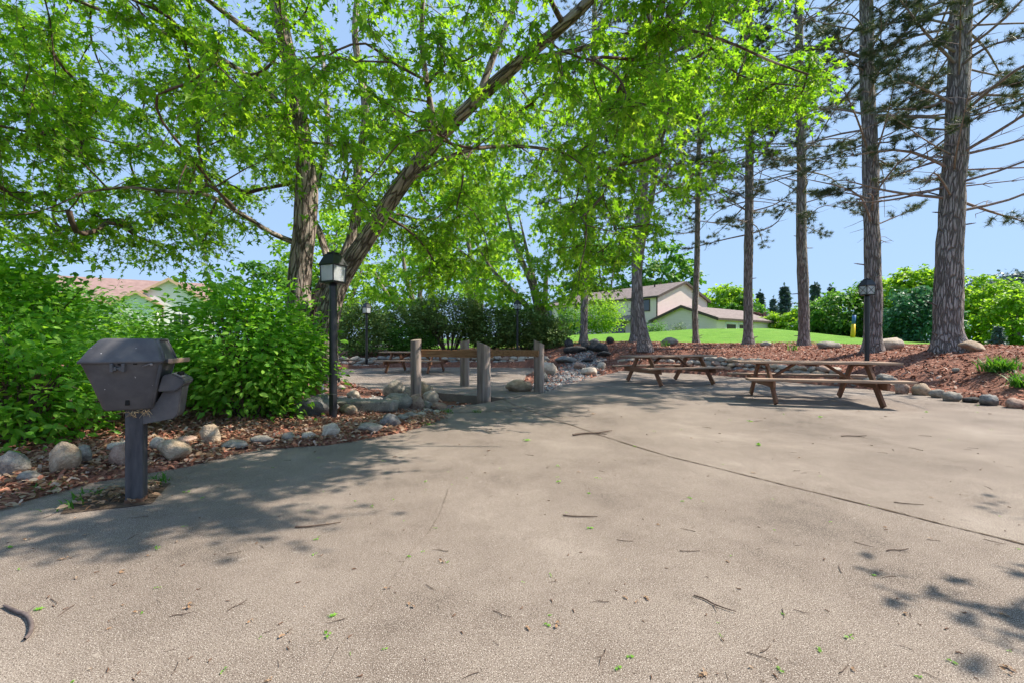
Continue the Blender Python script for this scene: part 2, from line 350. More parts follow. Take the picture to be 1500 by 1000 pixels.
# ------------------------------------------------------------------ terrain
WALL = [(8.9, -8), (8.6, 1), (8.3, 4.5), (8.3, 6.2), (8.57, 7.1), (8.75, 7.8), (8.9, 8.6), (8.84, 9.5), (8.46, 10.5), (8.0, 11.6), (7.3, 13.6), (6.3, 15.3), (4.2, 16.7)]
PATIO = [tuple(gd(*p)[:2]) for p in ((0, 746), (45, 731), (90, 718), (135, 706), (180, 697), (219, 690), (255, 685), (300, 676), (340, 666), (380, 658), (460, 652), (520, 645), (590, 632), (645, 614), (650, 598), (700, 591), (742, 584),
                                     (795, 575), (830, 562), (870, 552), (905, 544))] + [(p[0] - .1, p[1] - .15) for p in WALL[::-1]] + [(-6, -8), (-6, 1.2), (-4.2, 1.95)]
PAD = [(-7.4, 17.4), (-6.1, 14.5), (-4.9, 11.8), (-3.3, 9.95), (-1.85, 9.45), (-.1, 8.42), (.62, 9.3), (.25, 11.6), (.5, 14.5), (1.15, 17.3), (1.0, 18.4), (-1.5, 18.75), (-5, 18.6)]
def inside(poly, X, Y):
    res = np.zeros(X.shape, bool); n = len(poly)
    for i in range(n):
        x1, y1 = poly[i]; x2, y2 = poly[(i + 1) % n]
        c = ((y1 > Y) != (y2 > Y)) & (X < (x2 - x1) * (Y - y1) / (y2 - y1 + 1e-12) + x1)
        res ^= c
    return res
def edist(poly, X, Y):
    d = np.full(X.shape, 1e9); n = len(poly)
    for i in range(n):
        x1, y1 = poly[i]; x2, y2 = poly[(i + 1) % n]
        dx, dy = x2 - x1, y2 - y1; t = np.clip(((X - x1) * dx + (Y - y1) * dy) / (dx * dx + dy * dy + 1e-12), 0, 1)
        d = np.minimum(d, np.hypot(X - x1 - t * dx, Y - y1 - t * dy))
    return d
PINES = [(1390, 512, 11.0), (1278, 515, 12.5), (1178, 508, 18.0), (1096, 505, 19.0), (1020, 503, 22.0), (945, 509, 17.0), (929, 501, 20.0), (855, 502, 20.5)]
CP = []
for x in (-2.5, 0, 2.5, 5, 7.5):
    for y in (-12, -3, 1.5, 4, 6.3): CP.append((x, y, -.06))
for x, y in ((2, 8), (4, 8), (6.5, 8), (7.8, 9), (2.5, 10), (5, 10), (7, 11), (3.5, 12), (6, 13), (3.5, 14.5), (5, 15), (4.2, 15.9), (7.9, 7.2), (8.2, 8.4), (7.7, 10.8), (6.6, 13.8)): CP.append((x, y, -.05))
for x, y in ((-6, 17.5), (-3, 17.8), (0, 17.5), (-5, 14.5), (-2, 15), (0, 14), (-3.5, 12), (-1, 12), (-1, 10), (-.5, 9), (.8, 17)): CP.append((x, y, -.06))
CP += [(-3.2, 3.05, .02), (-2.6, 3.7, .03), (-2, 4.5, .03), (-1.2, 5.5, .03), (-.9, 6.5, .0), (-4.5, 3, .05), (-4, 4, .09), (-3.2, 5, .09), (-2.5, 6, .07), (-5, 5, .14), (-4, 6.5, .15), (-6.5, 4, .18), (-8, 7, .3), (-5, 9, .2), (-3, 7.5, .03), (-1.4, 7.6, -.16), (-2.2, 8.7, -.12), (-.55, 7.9, -.2), (-1.0, 8.5, -.3), (-.7, 8.3, -.28), (-1.6, 9.0, -.2),
       (-10, 12, .4), (-7, 13, .28), (-8.5, 18, .4), (-6, 19.4, .38), (-2.5, 19.7, .42), (.6, 19.3, .42), (-6, 22, .62), (-2, 22.5, .68), (1, 22, .8), (-8, 27, .7), (-2, 27, .9),
       (1.2, 11.2, -.10), (1.5, 12.5, -.08), (2.4, 11.4, -.08), (1.8, 14.5, .02), (2.9, 15.5, .15), (2.2, 17, .3), (3.4, 17.3, .42), (2.6, 18.6, .65),
       (9.0, 6.2, .08), (9.0, 7.0, .12), (9.35, 8.6, .2), (9.3, 9.8, .3), (8.75, 11.2, .42), (7.85, 13.9, .5), (6.6, 15.9, .52), (4.4, 17.3, .45), (9.9, 8.4, .5), (9.2, 4.5, .1), (10.5, 6, .55), (12, 7.5, .8), (11.5, 3, .5), (10, -4, .2),
       (14, 10.5, .95), (12.2, 14, .95), (15, 15, 1.0), (10.5, 15.5, .85), (8, 17, .8), (14, 19, 1.0),
       (12, 24, 1.2), (8, 26, 1.2), (5, 28, 1.25), (18, 30, 2.05), (24, 33, 1.7), (16, 36, 2.2), (10, 35, 1.65), (20, 25, 1.4), (24, 25, .9), (28, 28, .7), (32, 40, 1.1), (20, 50, 1.9), (12, 55, 2), (2, 38, 1.5), (0, 50, 1.7), (40, 60, 1.4), (60, 60, 1),
       (-20, 30, .7), (-25, 15, .5), (-40, 45, .9), (-20, 60, 1.2), (-15, 0, .3), (-12, -20, 0), (25, 0, .4), (30, 15, .6)]
for px, py, Y in PINES:
    p = at(px, py, Y); CP.append(tuple(p))
for k in range(12):
    a = 2 * math.pi * k / 12
    CP += [(120 * math.cos(a), 120 * math.sin(a), .9), (420 * math.cos(a), 420 * math.sin(a), .9)]
CP = np.array(CP, float)
_D = np.linalg.norm(CP[:, None, :2] - CP[None, :, :2], axis=2)
_W = np.linalg.solve(np.block([[_D, np.ones((len(CP), 1))], [np.ones((1, len(CP))), np.zeros((1, 1))]]), np.concatenate([CP[:, 2], [0]]))
def rawH(X, Y):
    X = np.asarray(X, float); Y = np.asarray(Y, float); out = np.full(X.shape, _W[-1])
    for (cx, cy_, _), w_ in zip(CP, _W[:-1]): out += w_ * np.hypot(X - cx, Y - cy_)
    return out
def H(x, y):
    X = np.array([float(x)]); Y = np.array([float(y)])
    if inside(PATIO, X, Y)[0] or inside(PAD, X, Y)[0]: return 0.0
    return float(rawH(X, Y)[0])
def Harr(X, Y):
    z = rawH(X, Y); z[inside(PATIO, X, Y) | inside(PAD, X, Y)] = 0.0; return z
def onground(px, py):
    """the point of the ground seen at a pixel"""
    z = 0.0; p = None
    dx, dz = (px - 750) / F, (500 - py) / F
    prev = None
    for k in range(4000):
        Y = 1.0 + k * .01 * (1 + k * .002)
        zz = CZ + dz * Y; h = H(dx * Y, Y)
        if zz <= h: return Vector((dx * Y, Y, h))
    return Vector((dx * Y, Y, h))
def grow_axis(lo, hi, step, far_lo, far_hi):
    a = list(np.arange(lo, hi + 1e-6, step)); s = step; x = hi
    while x < far_hi: s *= 1.13; x += s; a.append(x)
    s = step; x = lo; pre = []
    while x > far_lo: s *= 1.13; x -= s; pre.append(x)
    return np.array(pre[::-1] + a)
GX = grow_axis(-8.5, 14, .13, -900, 900); GY = grow_axis(2, 21, .13, -200, 1200)
XX, YY = np.meshgrid(GX, GY, indexing='xy')
ZZ = rawH(XX, YY)
inp = inside(PATIO, XX, YY); ins = inp & (edist(PATIO, XX, YY) > .05)
inq = inside(PAD, XX, YY); ins |= inq & (edist(PAD, XX, YY) > .05)
fine = (XX > -9) & (XX < 14.5) & (YY > 1) & (YY < 22)
rng = np.vectorize(lambda x, y: noise.noise(Vector((x * 2.3, y * 2.3, 3.1))) * .6 + noise.noise(Vector((x * 7, y * 7, 1.0))) * .4)
nz_ = np.zeros_like(ZZ); nz_[fine] = rng(XX[fine], YY[fine])
ZZ += np.where(fine & ~(inp | inq), nz_ * .035, 0)
ZZ[ins] = -.14
nx, ny = len(GX), len(GY)
ii, jj = np.meshgrid(np.arange(ny - 1), np.arange(nx - 1), indexing='ij')
Q = np.stack([ii * nx + jj, ii * nx + jj + 1, (ii + 1) * nx + jj + 1, (ii + 1) * nx + jj], -1).reshape(-1, 4)
GV = np.stack([XX, YY, ZZ], -1).reshape(-1, 3)
FC = GV[Q].mean(1); fx, fy = FC[:, 0], FC[:, 1]
edge_y = np.interp(fx, [-30, -9, -3, 1.5, 2.6, 3.6, 5.5, 8, 10, 12.5, 15, 17], [24.5, 24.2, 24, 22.5, 21.6, 21, 21, 23, 22.5, 20.3, 18.5, 9]) + .25 * np.sin(fx * 2.1)
is_mulch = (fy < edge_y) & (fx > -14) & (fx < 17) & (fy > -30)
creek = np.array([(-2.6, 8.2), (-1.2, 7.9), (.3, 8.6), (.9, 10), (1.4, 11.6), (1.6, 13.3), (2.3, 15), (2.9, 17), (3.3, 19)])
cd = np.full(len(fx), 1e9)
for (x1, y1), (x2, y2) in zip(creek[:-1], creek[1:]):
    t = np.clip(((fx - x1) * (x2 - x1) + (fy - y1) * (y2 - y1)) / ((x2 - x1) ** 2 + (y2 - y1) ** 2), 0, 1)
    cd = np.minimum(cd, np.hypot(fx - x1 - t * (x2 - x1), fy - y1 - t * (y2 - y1)))
is_creek = (cd < .75 + .15 * np.sin(fx * 5 + fy * 3)) & (fy < 17.5) & is_mulch
is_road = (fy > 27.5) & (fy < 33) & (fx < -3) & (fx > -70)
is_mulch &= ~is_creek
def submesh(name, mask, mat):
    q = Q[mask]; u, inv = np.unique(q, return_inverse=True)
    o = link(name, np_mesh(name, GV[u], [inv.reshape(-1, 4)], True), mat); o['kind'] = 'structure'; return o
submesh('mulch_bed', is_mulch, M['mulch'])
submesh('creek_bed', is_creek, M['gravel_bed'])
submesh('road', is_road, M['asphalt'])
submesh('lawn', ~(is_mulch | is_creek | is_road), M['lawn'])

def slab(name, poly, z, th, mat, jag=.02):
    pts = []
    n = len(poly)
    for i in range(n):
        a = Vector((*poly[i], 0)); b = Vector((*poly[(i + 1) % n], 0)); L_ = (b - a).length
        k = max(1, min(60, int(L_ / .12))) if max(abs(a.x), abs(a.y), abs(b.x), abs(b.y)) < 25 else 1
        for j in range(k):
            p = a.lerp(b, j / k); q = p + Vector((noise.noise(p * 3), noise.noise(p * 3 + Vector((9, 2, 4))), 0)) * jag * 2
            pts.append((q.x, q.y))
    bm = bmesh.new(); top = [bm.verts.new((x, y, z)) for x, y in pts]; bot = [bm.verts.new((x, y, z - th)) for x, y in pts]
    f = bm.faces.new(top)
    for i in range(len(top)): bm.faces.new((top[i], bot[i], bot[(i + 1) % len(top)], top[(i + 1) % len(top)]))
    bmesh.ops.triangulate(bm, faces=[f])
    o = bm_link(name, bm, mat); o['kind'] = 'structure'; return o
slab('patio', PATIO, 0, .12, M['concrete'])
slab('seating_pad', PAD, -.004, .3, M['concrete'])

# cracks and joints: thin dirt lines lying on the concrete
def strip(bm, pts, wid, z, jit=.0):
    P_ = [Vector((p[0], p[1], z)) for p in pts]; n = max(6, int(sum((b - a).length for a, b in zip(P_[:-1], P_[1:])) / .05))
    P_ = smooth_path(P_, n) if len(P_) > 2 else [P_[0].lerp(P_[1], i / (n - 1)) for i in range(n)]
    prev = None
    for i, p in enumerate(P_):
        d = (P_[min(i + 1, n - 1)] - P_[max(i - 1, 0)]).normalized(); s = Vector((-d.y, d.x, 0))
        o_ = noise.noise(p * 4) * jit; ww = wid * (.25 + 1.3 * abs(noise.noise(p * 7)) + .9 * abs(noise.noise(p * 31)))
        a = bm.verts.new(p + s * (o_ + ww)); b = bm.verts.new(p + s * (o_ - ww))
        if prev: bm.faces.new((prev[0], prev[1], b, a))
        prev = (a, b)
bm = bmesh.new()
g2 = lambda *p: tuple(gd(*p)[:2])
strip(bm, [g2(738, 584), g2(760, 595), g2(920, 650), g2(1070, 690), g2(1320, 752), g2(1560, 812)], .010, .004, .01)
strip(bm, [g2(652, 604), g2(700, 603), g2(740, 600), g2(764, 596)], .012, .004, .015)
o = bm_link('patio_joint', bm, M['crack']); o['kind'] = 'structure'
bm = bmesh.new()
strip(bm, [g2(655, 716), g2(640, 762), g2(600, 810), g2(560, 870), g2(510, 930), g2(480, 990)], .0011, .004, .02)
strip(bm, [g2(1330, 612), g2(1180, 606), g2(1000, 590)], .003, .004, .03)
o = bm_link('patio_crack', bm, M['crack']); o['kind'] = 'structure'
# dirt pit round the grill post
bm = bmesh.new()
c = [g2(*p) for p in ((88, 753), (100, 738), (117, 726), (150, 717), (183, 712), (225, 708), (250, 707), (236, 722), (223, 737), (190, 742), (150, 746))]
bm.faces.new([bm.verts.new((x, y, .0045)) for x, y in c]); bmesh.ops.triangulate(bm, faces=bm.faces)
o = bm_link('soil_pit', bm, M['soil']); o['kind'] = 'structure'

# ------------------------------------------------------------------ ground cover (stuff)
CHIP_V = [(-.5, -.12, 0), (.5, -.1, .03), (.48, .12, .03), (-.5, .11, 0), (0, -.15, .12), (0, .14, .12)]
CHIP_F = [np.array([(0, 4, 5, 3), (4, 1, 2, 5)])]
def randM(n, tilt=.5):
    a = NR.uniform(0, 2 * math.pi, n)
    d = np.stack([np.cos(a), np.sin(a), NR.normal(0, tilt * .5, n)], 1)
    nr = np.stack([NR.normal(0, tilt, n), NR.normal(0, tilt, n), np.ones(n)], 1)
    return frames(d, nr)
def bed_points(n, x0, x1, y0, y1, cond):
    out = []
    while sum(len(o) for o in out) < n:
        X = NR.uniform(x0, x1, n); Y = NR.uniform(y0, y1, n)
        k = cond(X, Y); out.append(np.stack([X[k], Y[k]], 1))
    return np.concatenate(out)[:n]
def off_pads(X, Y, m=.0):
    return ~((inside(PATIO, X, Y) & (edist(PATIO, X, Y) > m)) | (inside(PAD, X, Y) & (edist(PAD, X, Y) > m)))
left = bed_points(12000, -6.2, -.7, 2.3, 8.0, lambda X, Y: off_pads(X, Y, .05) & (X > -1.3 * Y - .3))
rightb = bed_points(15000, 3.5, 14.5, 6, 21, lambda X, Y: off_pads(X, Y) & (X < 1.25 * Y + 1) & ((X > 8.3) | (Y > 13.5)))
backb = bed_points(6000, -8, 4, 9, 23.5, lambda X, Y: off_pads(X, Y))
allp = np.concatenate([left, rightb, backb])
sizes = np.concatenate([NR.uniform(.025, .075, len(left)), NR.uniform(.04, .12, len(rightb)), NR.uniform(.06, .14, len(backb))])
z = Harr(allp[:, 0], allp[:, 1])
pos = np.column_stack([allp, z + .012 + NR.uniform(0, .02, len(allp))])
o = scatter('mulch_chips', CHIP_V, CHIP_F, pos, randM(len(pos), .45), np.column_stack([sizes, sizes * NR.uniform(.8, 1.6, len(pos)), sizes]), M['chip'])
tag(o, 'red brown shredded wood mulch spread over the planting beds', 'mulch', kind='stuff')
dl = bed_points(2600, -5.6, -.9, 2.25, 6.5, lambda X, Y: off_pads(X, Y, .07) & (X > -1.3 * Y - .2) & (edist(PATIO, X, Y) < 1.1))
pit = [g2(*q) for q in ((92, 750), (104, 737), (120, 727), (150, 719), (183, 714), (225, 709), (246, 709), (234, 722), (221, 736), (190, 740), (150, 744))]
dl = np.concatenate([dl, bed_points(130, -3.4, -2.2, 2.6, 3.6, lambda X, Y: inside(pit, X, Y))])
pos = np.column_stack([dl, Harr(dl[:, 0], dl[:, 1]) + .022 + NR.uniform(0, .02, len(dl))])
o = scatter('leaf_litter', OVAL_V, OVAL_F, pos, randM(len(pos), .6), NR.uniform(.03, .075, len(pos)), M['deadleaf'])
tag(o, 'dry tan leaf litter along the left edge of the patio', 'leaf litter', kind='stuff')
# pebbles in the dry creek
ico = bmesh.new(); bmesh.ops.create_icosphere(ico, subdivisions=1, radius=.5)
PEB_V = [tuple(v.co) for v in ico.verts]; PEB_F = [np.array([[v.index for v in f.verts] for f in ico.faces])]; ico.free()
tt = NR.uniform(0, len(creek) - 1.001, 4200); ti = tt.astype(int); tf = (tt - ti)[:, None]
cp = creek[ti] * (1 - tf) + creek[ti + 1] * tf + NR.normal(0, .33, (4200, 2))
cp = cp[off_pads(cp[:, 0], cp[:, 1])]
s = NR.uniform(.03, .09, len(cp))
pos = np.column_stack([cp, Harr(cp[:, 0], cp[:, 1]) + .01])
o = scatter('creek_gravel', PEB_V, PEB_F, pos, randM(len(cp)), np.column_stack([s * 1.3, s, s * .7]), M['pebble'], smooth=True)
tag(o, 'grey river gravel filling the dry creek bed', 'gravel', kind='stuff')

# ------------------------------------------------------------------ rocks
def rock_mesh(seed, ang=.0, sub=3):
    bm = bmesh.new(); bmesh.ops.create_icosphere(bm, subdivisions=sub, radius=.5)
    rr = random.Random(seed); off = Vector((seed * 7.3, seed * 3.1, seed * 1.7))
    planes = [(Vector((rr.gauss(0, 1), rr.gauss(0, 1), rr.gauss(0, .8))).normalized(), rr.uniform(.30, .41)) for _ in range(int(6 + 7 * ang))]
    for v in bm.verts:
        n = v.co.normalized()
        r_ = .5 * (1 + .30 * noise.noise(n * 1.3 + off) + .15 * noise.noise(n * 3.1 + off) + .06 * noise.noise(n * 8 + off) + .02 * noise.noise(n * 17 + off))
        p = n * r_
        for pn, pd in planes:
            e = p.dot(pn) - pd
            if e > 0: p -= pn * e * (.75 + .2 * ang)
        v.co = p
    me = bpy.data.meshes.new('rock'); bm.to_mesh(me); bm.free()
    for p in me.polygons: p.use_smooth = True
    return me
RK = [rock_mesh(k + 1) for k in range(8)] + [rock_mesh(20 + k, 1.0) for k in range(5)]
_rc = {}
def rock_obj(name, kind, mat):
    key = (kind, mat)
    if key not in _rc: _rc[key] = RK[kind].copy(); _rc[key].materials.append(M[mat])
    return link(name, _rc[key])
def rock(px, py, wpx, hpx, mat, label, kind=None, group=None, cat='rock', name='rock', deep=.8, rz=None, sink=.22):
    p = onground(px, py)
    W_ = wpx / F * p.y; Hh = hpx / F * p.y
    o = rock_obj(name, R.randrange(8) if kind is None else kind, mat)
    o.dimensions  # noqa
    W_ *= 1 / (1 + .22 * ((px - 750) / F) ** 2)
    o.scale = (W_ * 1.02, W_ * deep * 1.0, Hh * 1.18)
    o.location = (p.x, p.y + W_ * deep * .38, H(p.x, p.y + .05) + Hh * .40)
    o.rotation_euler = (R.uniform(-.15, .15), R.uniform(-.15, .15), R.uniform(-.4, .4) if rz is None else rz)
    return tag(o, label, cat, group)
ROCKS = [  # px, py(base), w, h, material, label
    (2, 699, 60, 36, 'stone_grey', 'rough grey stone at the left end of the edging under the leafy bush'),
    (80, 695, 56, 42, 'stone_tan', 'large rounded tan boulder left of the grill post in the edging'),
    (116, 681, 30, 34, 'stone_grey', 'upright grey stone between two boulders left of the grill post'),
    (32, 708, 40, 15, 'stone_grey', 'low flat grey stone half buried in dead leaves'),
    (168, 684, 46, 36, 'stone_red', 'pinkish grey boulder immediately left of the grill post'),
    (166, 663, 34, 14, 'stone_pale', 'small pale stone behind the pinkish boulder beside the grill'),
    (226, 659, 26, 18, 'stone_pale', 'small white stone just right of the grill post'),
    (246, 676, 58, 30, 'stone_tan', 'broad buff stone right of the grill post in the edging'),
    (300, 651, 38, 30, 'stone_tan', 'cube shaped tan boulder in front of the middle bush'),
    (266, 652, 34, 12, 'stone_red', 'low reddish stone in shade below the middle bush'),
    (338, 660, 46, 14, 'stone_grey', 'long low grey edging stone right of the cube shaped boulder'),
    (377, 652, 36, 12, 'stone_grey', 'thin grey edging stone under the right side of the bush'),
    (419, 647, 24, 13, 'stone_grey', 'small dull grey stone midway between bush and lamp post'),
    (449, 645, 22, 11, 'stone_pale', 'small whitish stone on the mulch edge before the lamp post'),
    (480, 641, 34, 19, 'stone_pale', 'pale pointed stone in front of the black lamp post'),
    (540, 634, 36, 15, 'stone_grey', 'speckled flat grey stone right of the lamp post on the mulch edge'),
    (569, 626, 30, 20, 'stone_blue', 'blue grey stone with white patch beside the patio corner'),
    (588, 616, 20, 9, 'stone_grey', 'small grey stone behind the blue grey edging stone'),
    (602, 612, 24, 9, 'stone_grey', 'flat grey stone at the back of the edging line'),
    (618, 610, 14, 7, 'stone_pale', 'tiny pale stone near the weeds by the patio corner'),
    (640, 607, 14, 7, 'stone_pale', 'tiny pale stone at the tip of the mulch bed'),
    (456, 611, 62, 38, 'stone_blue', 'big blue grey boulder at the foot of the maple'),
    (508, 606, 30, 13, 'stone_tan', 'rounded buff stone right behind the lamp post base'),
    (566, 604, 26, 22, 'stone_grey', 'split faced stone with one dark side in front of the boulder pile'),
    (576, 584, 34, 28, 'stone_grey', 'dark sided round boulder at left of the pile by the bridge posts'),
    (598, 588, 20, 20, 'stone_grey', 'small round boulder wedged in the pile by the bridge posts'),
    (617, 583, 34, 24, 'stone_tan', 'speckled buff boulder leaning against the leftmost bridge post'),
    (580, 600, 42, 24, 'stone_grey', 'wide grey boulder at the front of the pile by the bridge'),
    (607, 601, 32, 26, 'stone_red', 'mauve grey boulder at the front right of the pile by the bridge'),
    (630, 593, 24, 20, 'stone_pale', 'white topped stone at the right end of the boulder pile'),
    (624, 599, 20, 12, 'stone_grey', 'small stone below the white topped stone of the pile'),
    (643, 602, 24, 14, 'stone_red', 'low mauve stone at the patio corner'),
    (516, 583, 20, 12, 'stone_pale', 'pale oval stone alone on red mulch behind the lamp'),
    (499, 572, 14, 8, 'stone_pale', 'little white stone at the edge of the far pad'),
    (762, 573, 40, 17, 'stone_tan', 'pale boulder lying beside the rightmost bridge post'),
    (804, 549, 24, 19, 'stone_pale', 'bright white boulder behind the rightmost bridge post'),
    (795, 560, 20, 16, 'stone_grey', 'grey stone tucked behind the rightmost bridge post'),
    (865, 550, 26, 12, 'stone_pale', 'white flat stone on the far bank of the dry creek'),
    (882, 540, 14, 10, 'stone_pale', 'small pale stone where the dry creek meets the patio'),
    (850, 541, 18, 11, 'stone_red', 'reddish stone in the middle of the dry creek'),
    (832, 532, 36, 12, 'stone_blue', 'flat blue slate stone at the foot of the black rocks'),
    (860, 531, 18, 7, 'stone_dark', 'small flat black rock on the gravel below the pines'),
    (844, 518, 34, 14, 'stone_dark', 'low black slab rock at left of the dark rock group'),
    (834, 511, 16, 16, 'stone_dark', 'pointed black rock at the upper left of the dark rock group'),
    (858, 514, 20, 14, 'stone_dark', 'middle jagged black rock of the dark rock group'),
    (880, 517, 32, 19, 'stone_dark', 'largest black wedge shaped rock of the dark rock group'),
    (885, 523, 22, 10, 'stone_dark', 'black rock slab leaning below the wedge shaped rock'),
    (895, 504, 14, 13, 'stone_dark', 'round black rock topping the dark rock group'),
    (872, 504, 16, 8, 'stone_grey', 'grey stone behind the dark rock group near a pine'),
    (985, 506, 28, 11, 'stone_grey', 'mossy grey stone on the lawn edge between leaning pines'),
    (1125, 507, 16, 7, 'stone_pale', 'small pale stone at the lawn edge beside a pine'),
    (1222, 511, 34, 11, 'stone_grey', 'low grey stone at the lawn edge right of a pine'),
    (1314, 512, 46, 18, 'stone_pale', 'big pale boulder between the two largest pines'),
    (1437, 515, 62, 18, 'stone_tan', 'long buff boulder right of the thickest pine'),
    (1403, 545, 12, 6, 'stone_grey', 'small grey stone lying alone on the mulch slope'),
    (1302, 558, 26, 11, 'stone_grey', 'upper grey stone of the edging behind the nearer picnic bench'),
    (1327, 577, 26, 20, 'stone_red', 'dark brownish stone standing at the end of the picnic bench'),
    (1357, 579, 32, 17, 'stone_tan', 'pale oval stone first in the row right of the nearer picnic table'),
    (1382, 583, 26, 13, 'stone_grey', 'grey stone second in the row right of the nearer picnic table'),
    (1402, 588, 28, 14, 'stone_grey', 'smooth grey stone third in the row right of the nearer picnic table'),
    (1430, 590, 28, 9, 'stone_dark', 'low dark stone in the row before the largest blue stone'),
    (1458, 594, 34, 16, 'stone_blue', 'large smooth blue stone near the right end of the edging row'),
    (1494, 598, 34, 15, 'stone_red', 'brown stone at the far right end of the edging row'),
]
for i, (px, py, wp, hp, mt, lb) in enumerate(ROCKS):
    ang = any(k in lb for k in ('black', 'cube', 'split', 'upright', 'slab', 'long buff', 'big blue'))
    rock(px, py, wp, hp, mt, lb, kind=(8 + i % 5) if ang else i % 8, cat='boulder' if 'boulder' in lb else 'rock', name='boulder' if 'boulder' in lb else 'stone')
# low kerb-like stone behind the lamp
bm = bmesh.new(); box(bm, (0, 0, .07), (1.05, .3, .2), bev=.04)
for v in bm.verts: v.co += Vector((noise.noise(v.co * 4), noise.noise(v.co * 4 + Vector((3, 1, 2))), noise.noise(v.co * 5))) * .04
o = bm_link('stone_block', bm, M['stone_grey'], smooth=True); p = onground(535, 600); o.location = p; o.rotation_euler = (0, 0, -.08)
tag(o, 'long grey stone block lying between the lamp post and the boulder pile', 'stone block')

# dry stone wall: each stone its own object
def along(poly, s):
    for (x1, y1), (x2, y2) in zip(poly[:-1], poly[1:]):
        L_ = math.hypot(x2 - x1, y2 - y1)
        if s <= L_: t = s / L_; return x1 + (x2 - x1) * t, y1 + (y2 - y1) * t, math.atan2(y2 - y1, x2 - x1)
        s -= L_
    return None
MATS = ['stone_grey', 'stone_tan', 'stone_grey', 'stone_red', 'stone_blue', 'stone_pale', 'stone_grey']
def stone_wall(poly, hfun, label, group, wmin=.26, wmax=.42, batter=.12):
    s = 0.0
    total = sum(math.hypot(b[0] - a[0], b[1] - a[1]) for a, b in zip(poly[:-1], poly[1:]))
    layer = 0; zb = 0.0
    while zb < .55:
        s = R.uniform(0, .2); lh = R.uniform(.14, .18)
        while s < total:
            wd = R.uniform(wmin, wmax); q = along(poly, min(s + wd / 2, total - .01))
            if q and hfun(s / total) > zb + .05:
                x, y, a = q; nx_, ny_ = math.sin(a), -math.cos(a)
                o = rock_obj('wall_stone', R.randrange(13), R.choice(MATS))
                o.scale = (wd * 1.18, R.uniform(.28, .36), lh * R.uniform(1.15, 1.45))
                o.location = (x + nx_ * (batter * layer) + R.uniform(-.03, .03), y + ny_ * batter * layer + R.uniform(-.03, .03), zb + lh * .5 + R.uniform(-.02, .02))
                o.rotation_euler = (R.uniform(-.2, .2), R.uniform(-.25, .25), a + R.uniform(-.15, .15))
                tag(o, label, 'wall stone', group)
            s += wd * .93
        zb += lh; layer += 1
w1 = [(8.80, 9.6), (8.46, 10.5), (8.0, 11.6), (7.3, 13.6), (6.3, 15.3), (4.2, 16.75)]
stone_wall(w1, lambda t: np.interp(t, [0, .15, .5, .85, 1], [.18, .38, .55, .52, .35]), 'fieldstone in the low dry stone wall behind the two picnic tables', 'stones of the wall behind the two picnic tables')
w2 = [(1.25, 17.6), (1.1, 18.6), (-1.5, 18.95), (-5, 18.8), (-7.6, 17.6)]
stone_wall(w2, lambda t: np.interp(t, [0, .5, 1], [.38, .36, .42]), 'fieldstone in the low wall around the far seating pad', 'stones of the wall around the far pad', .3, .5)

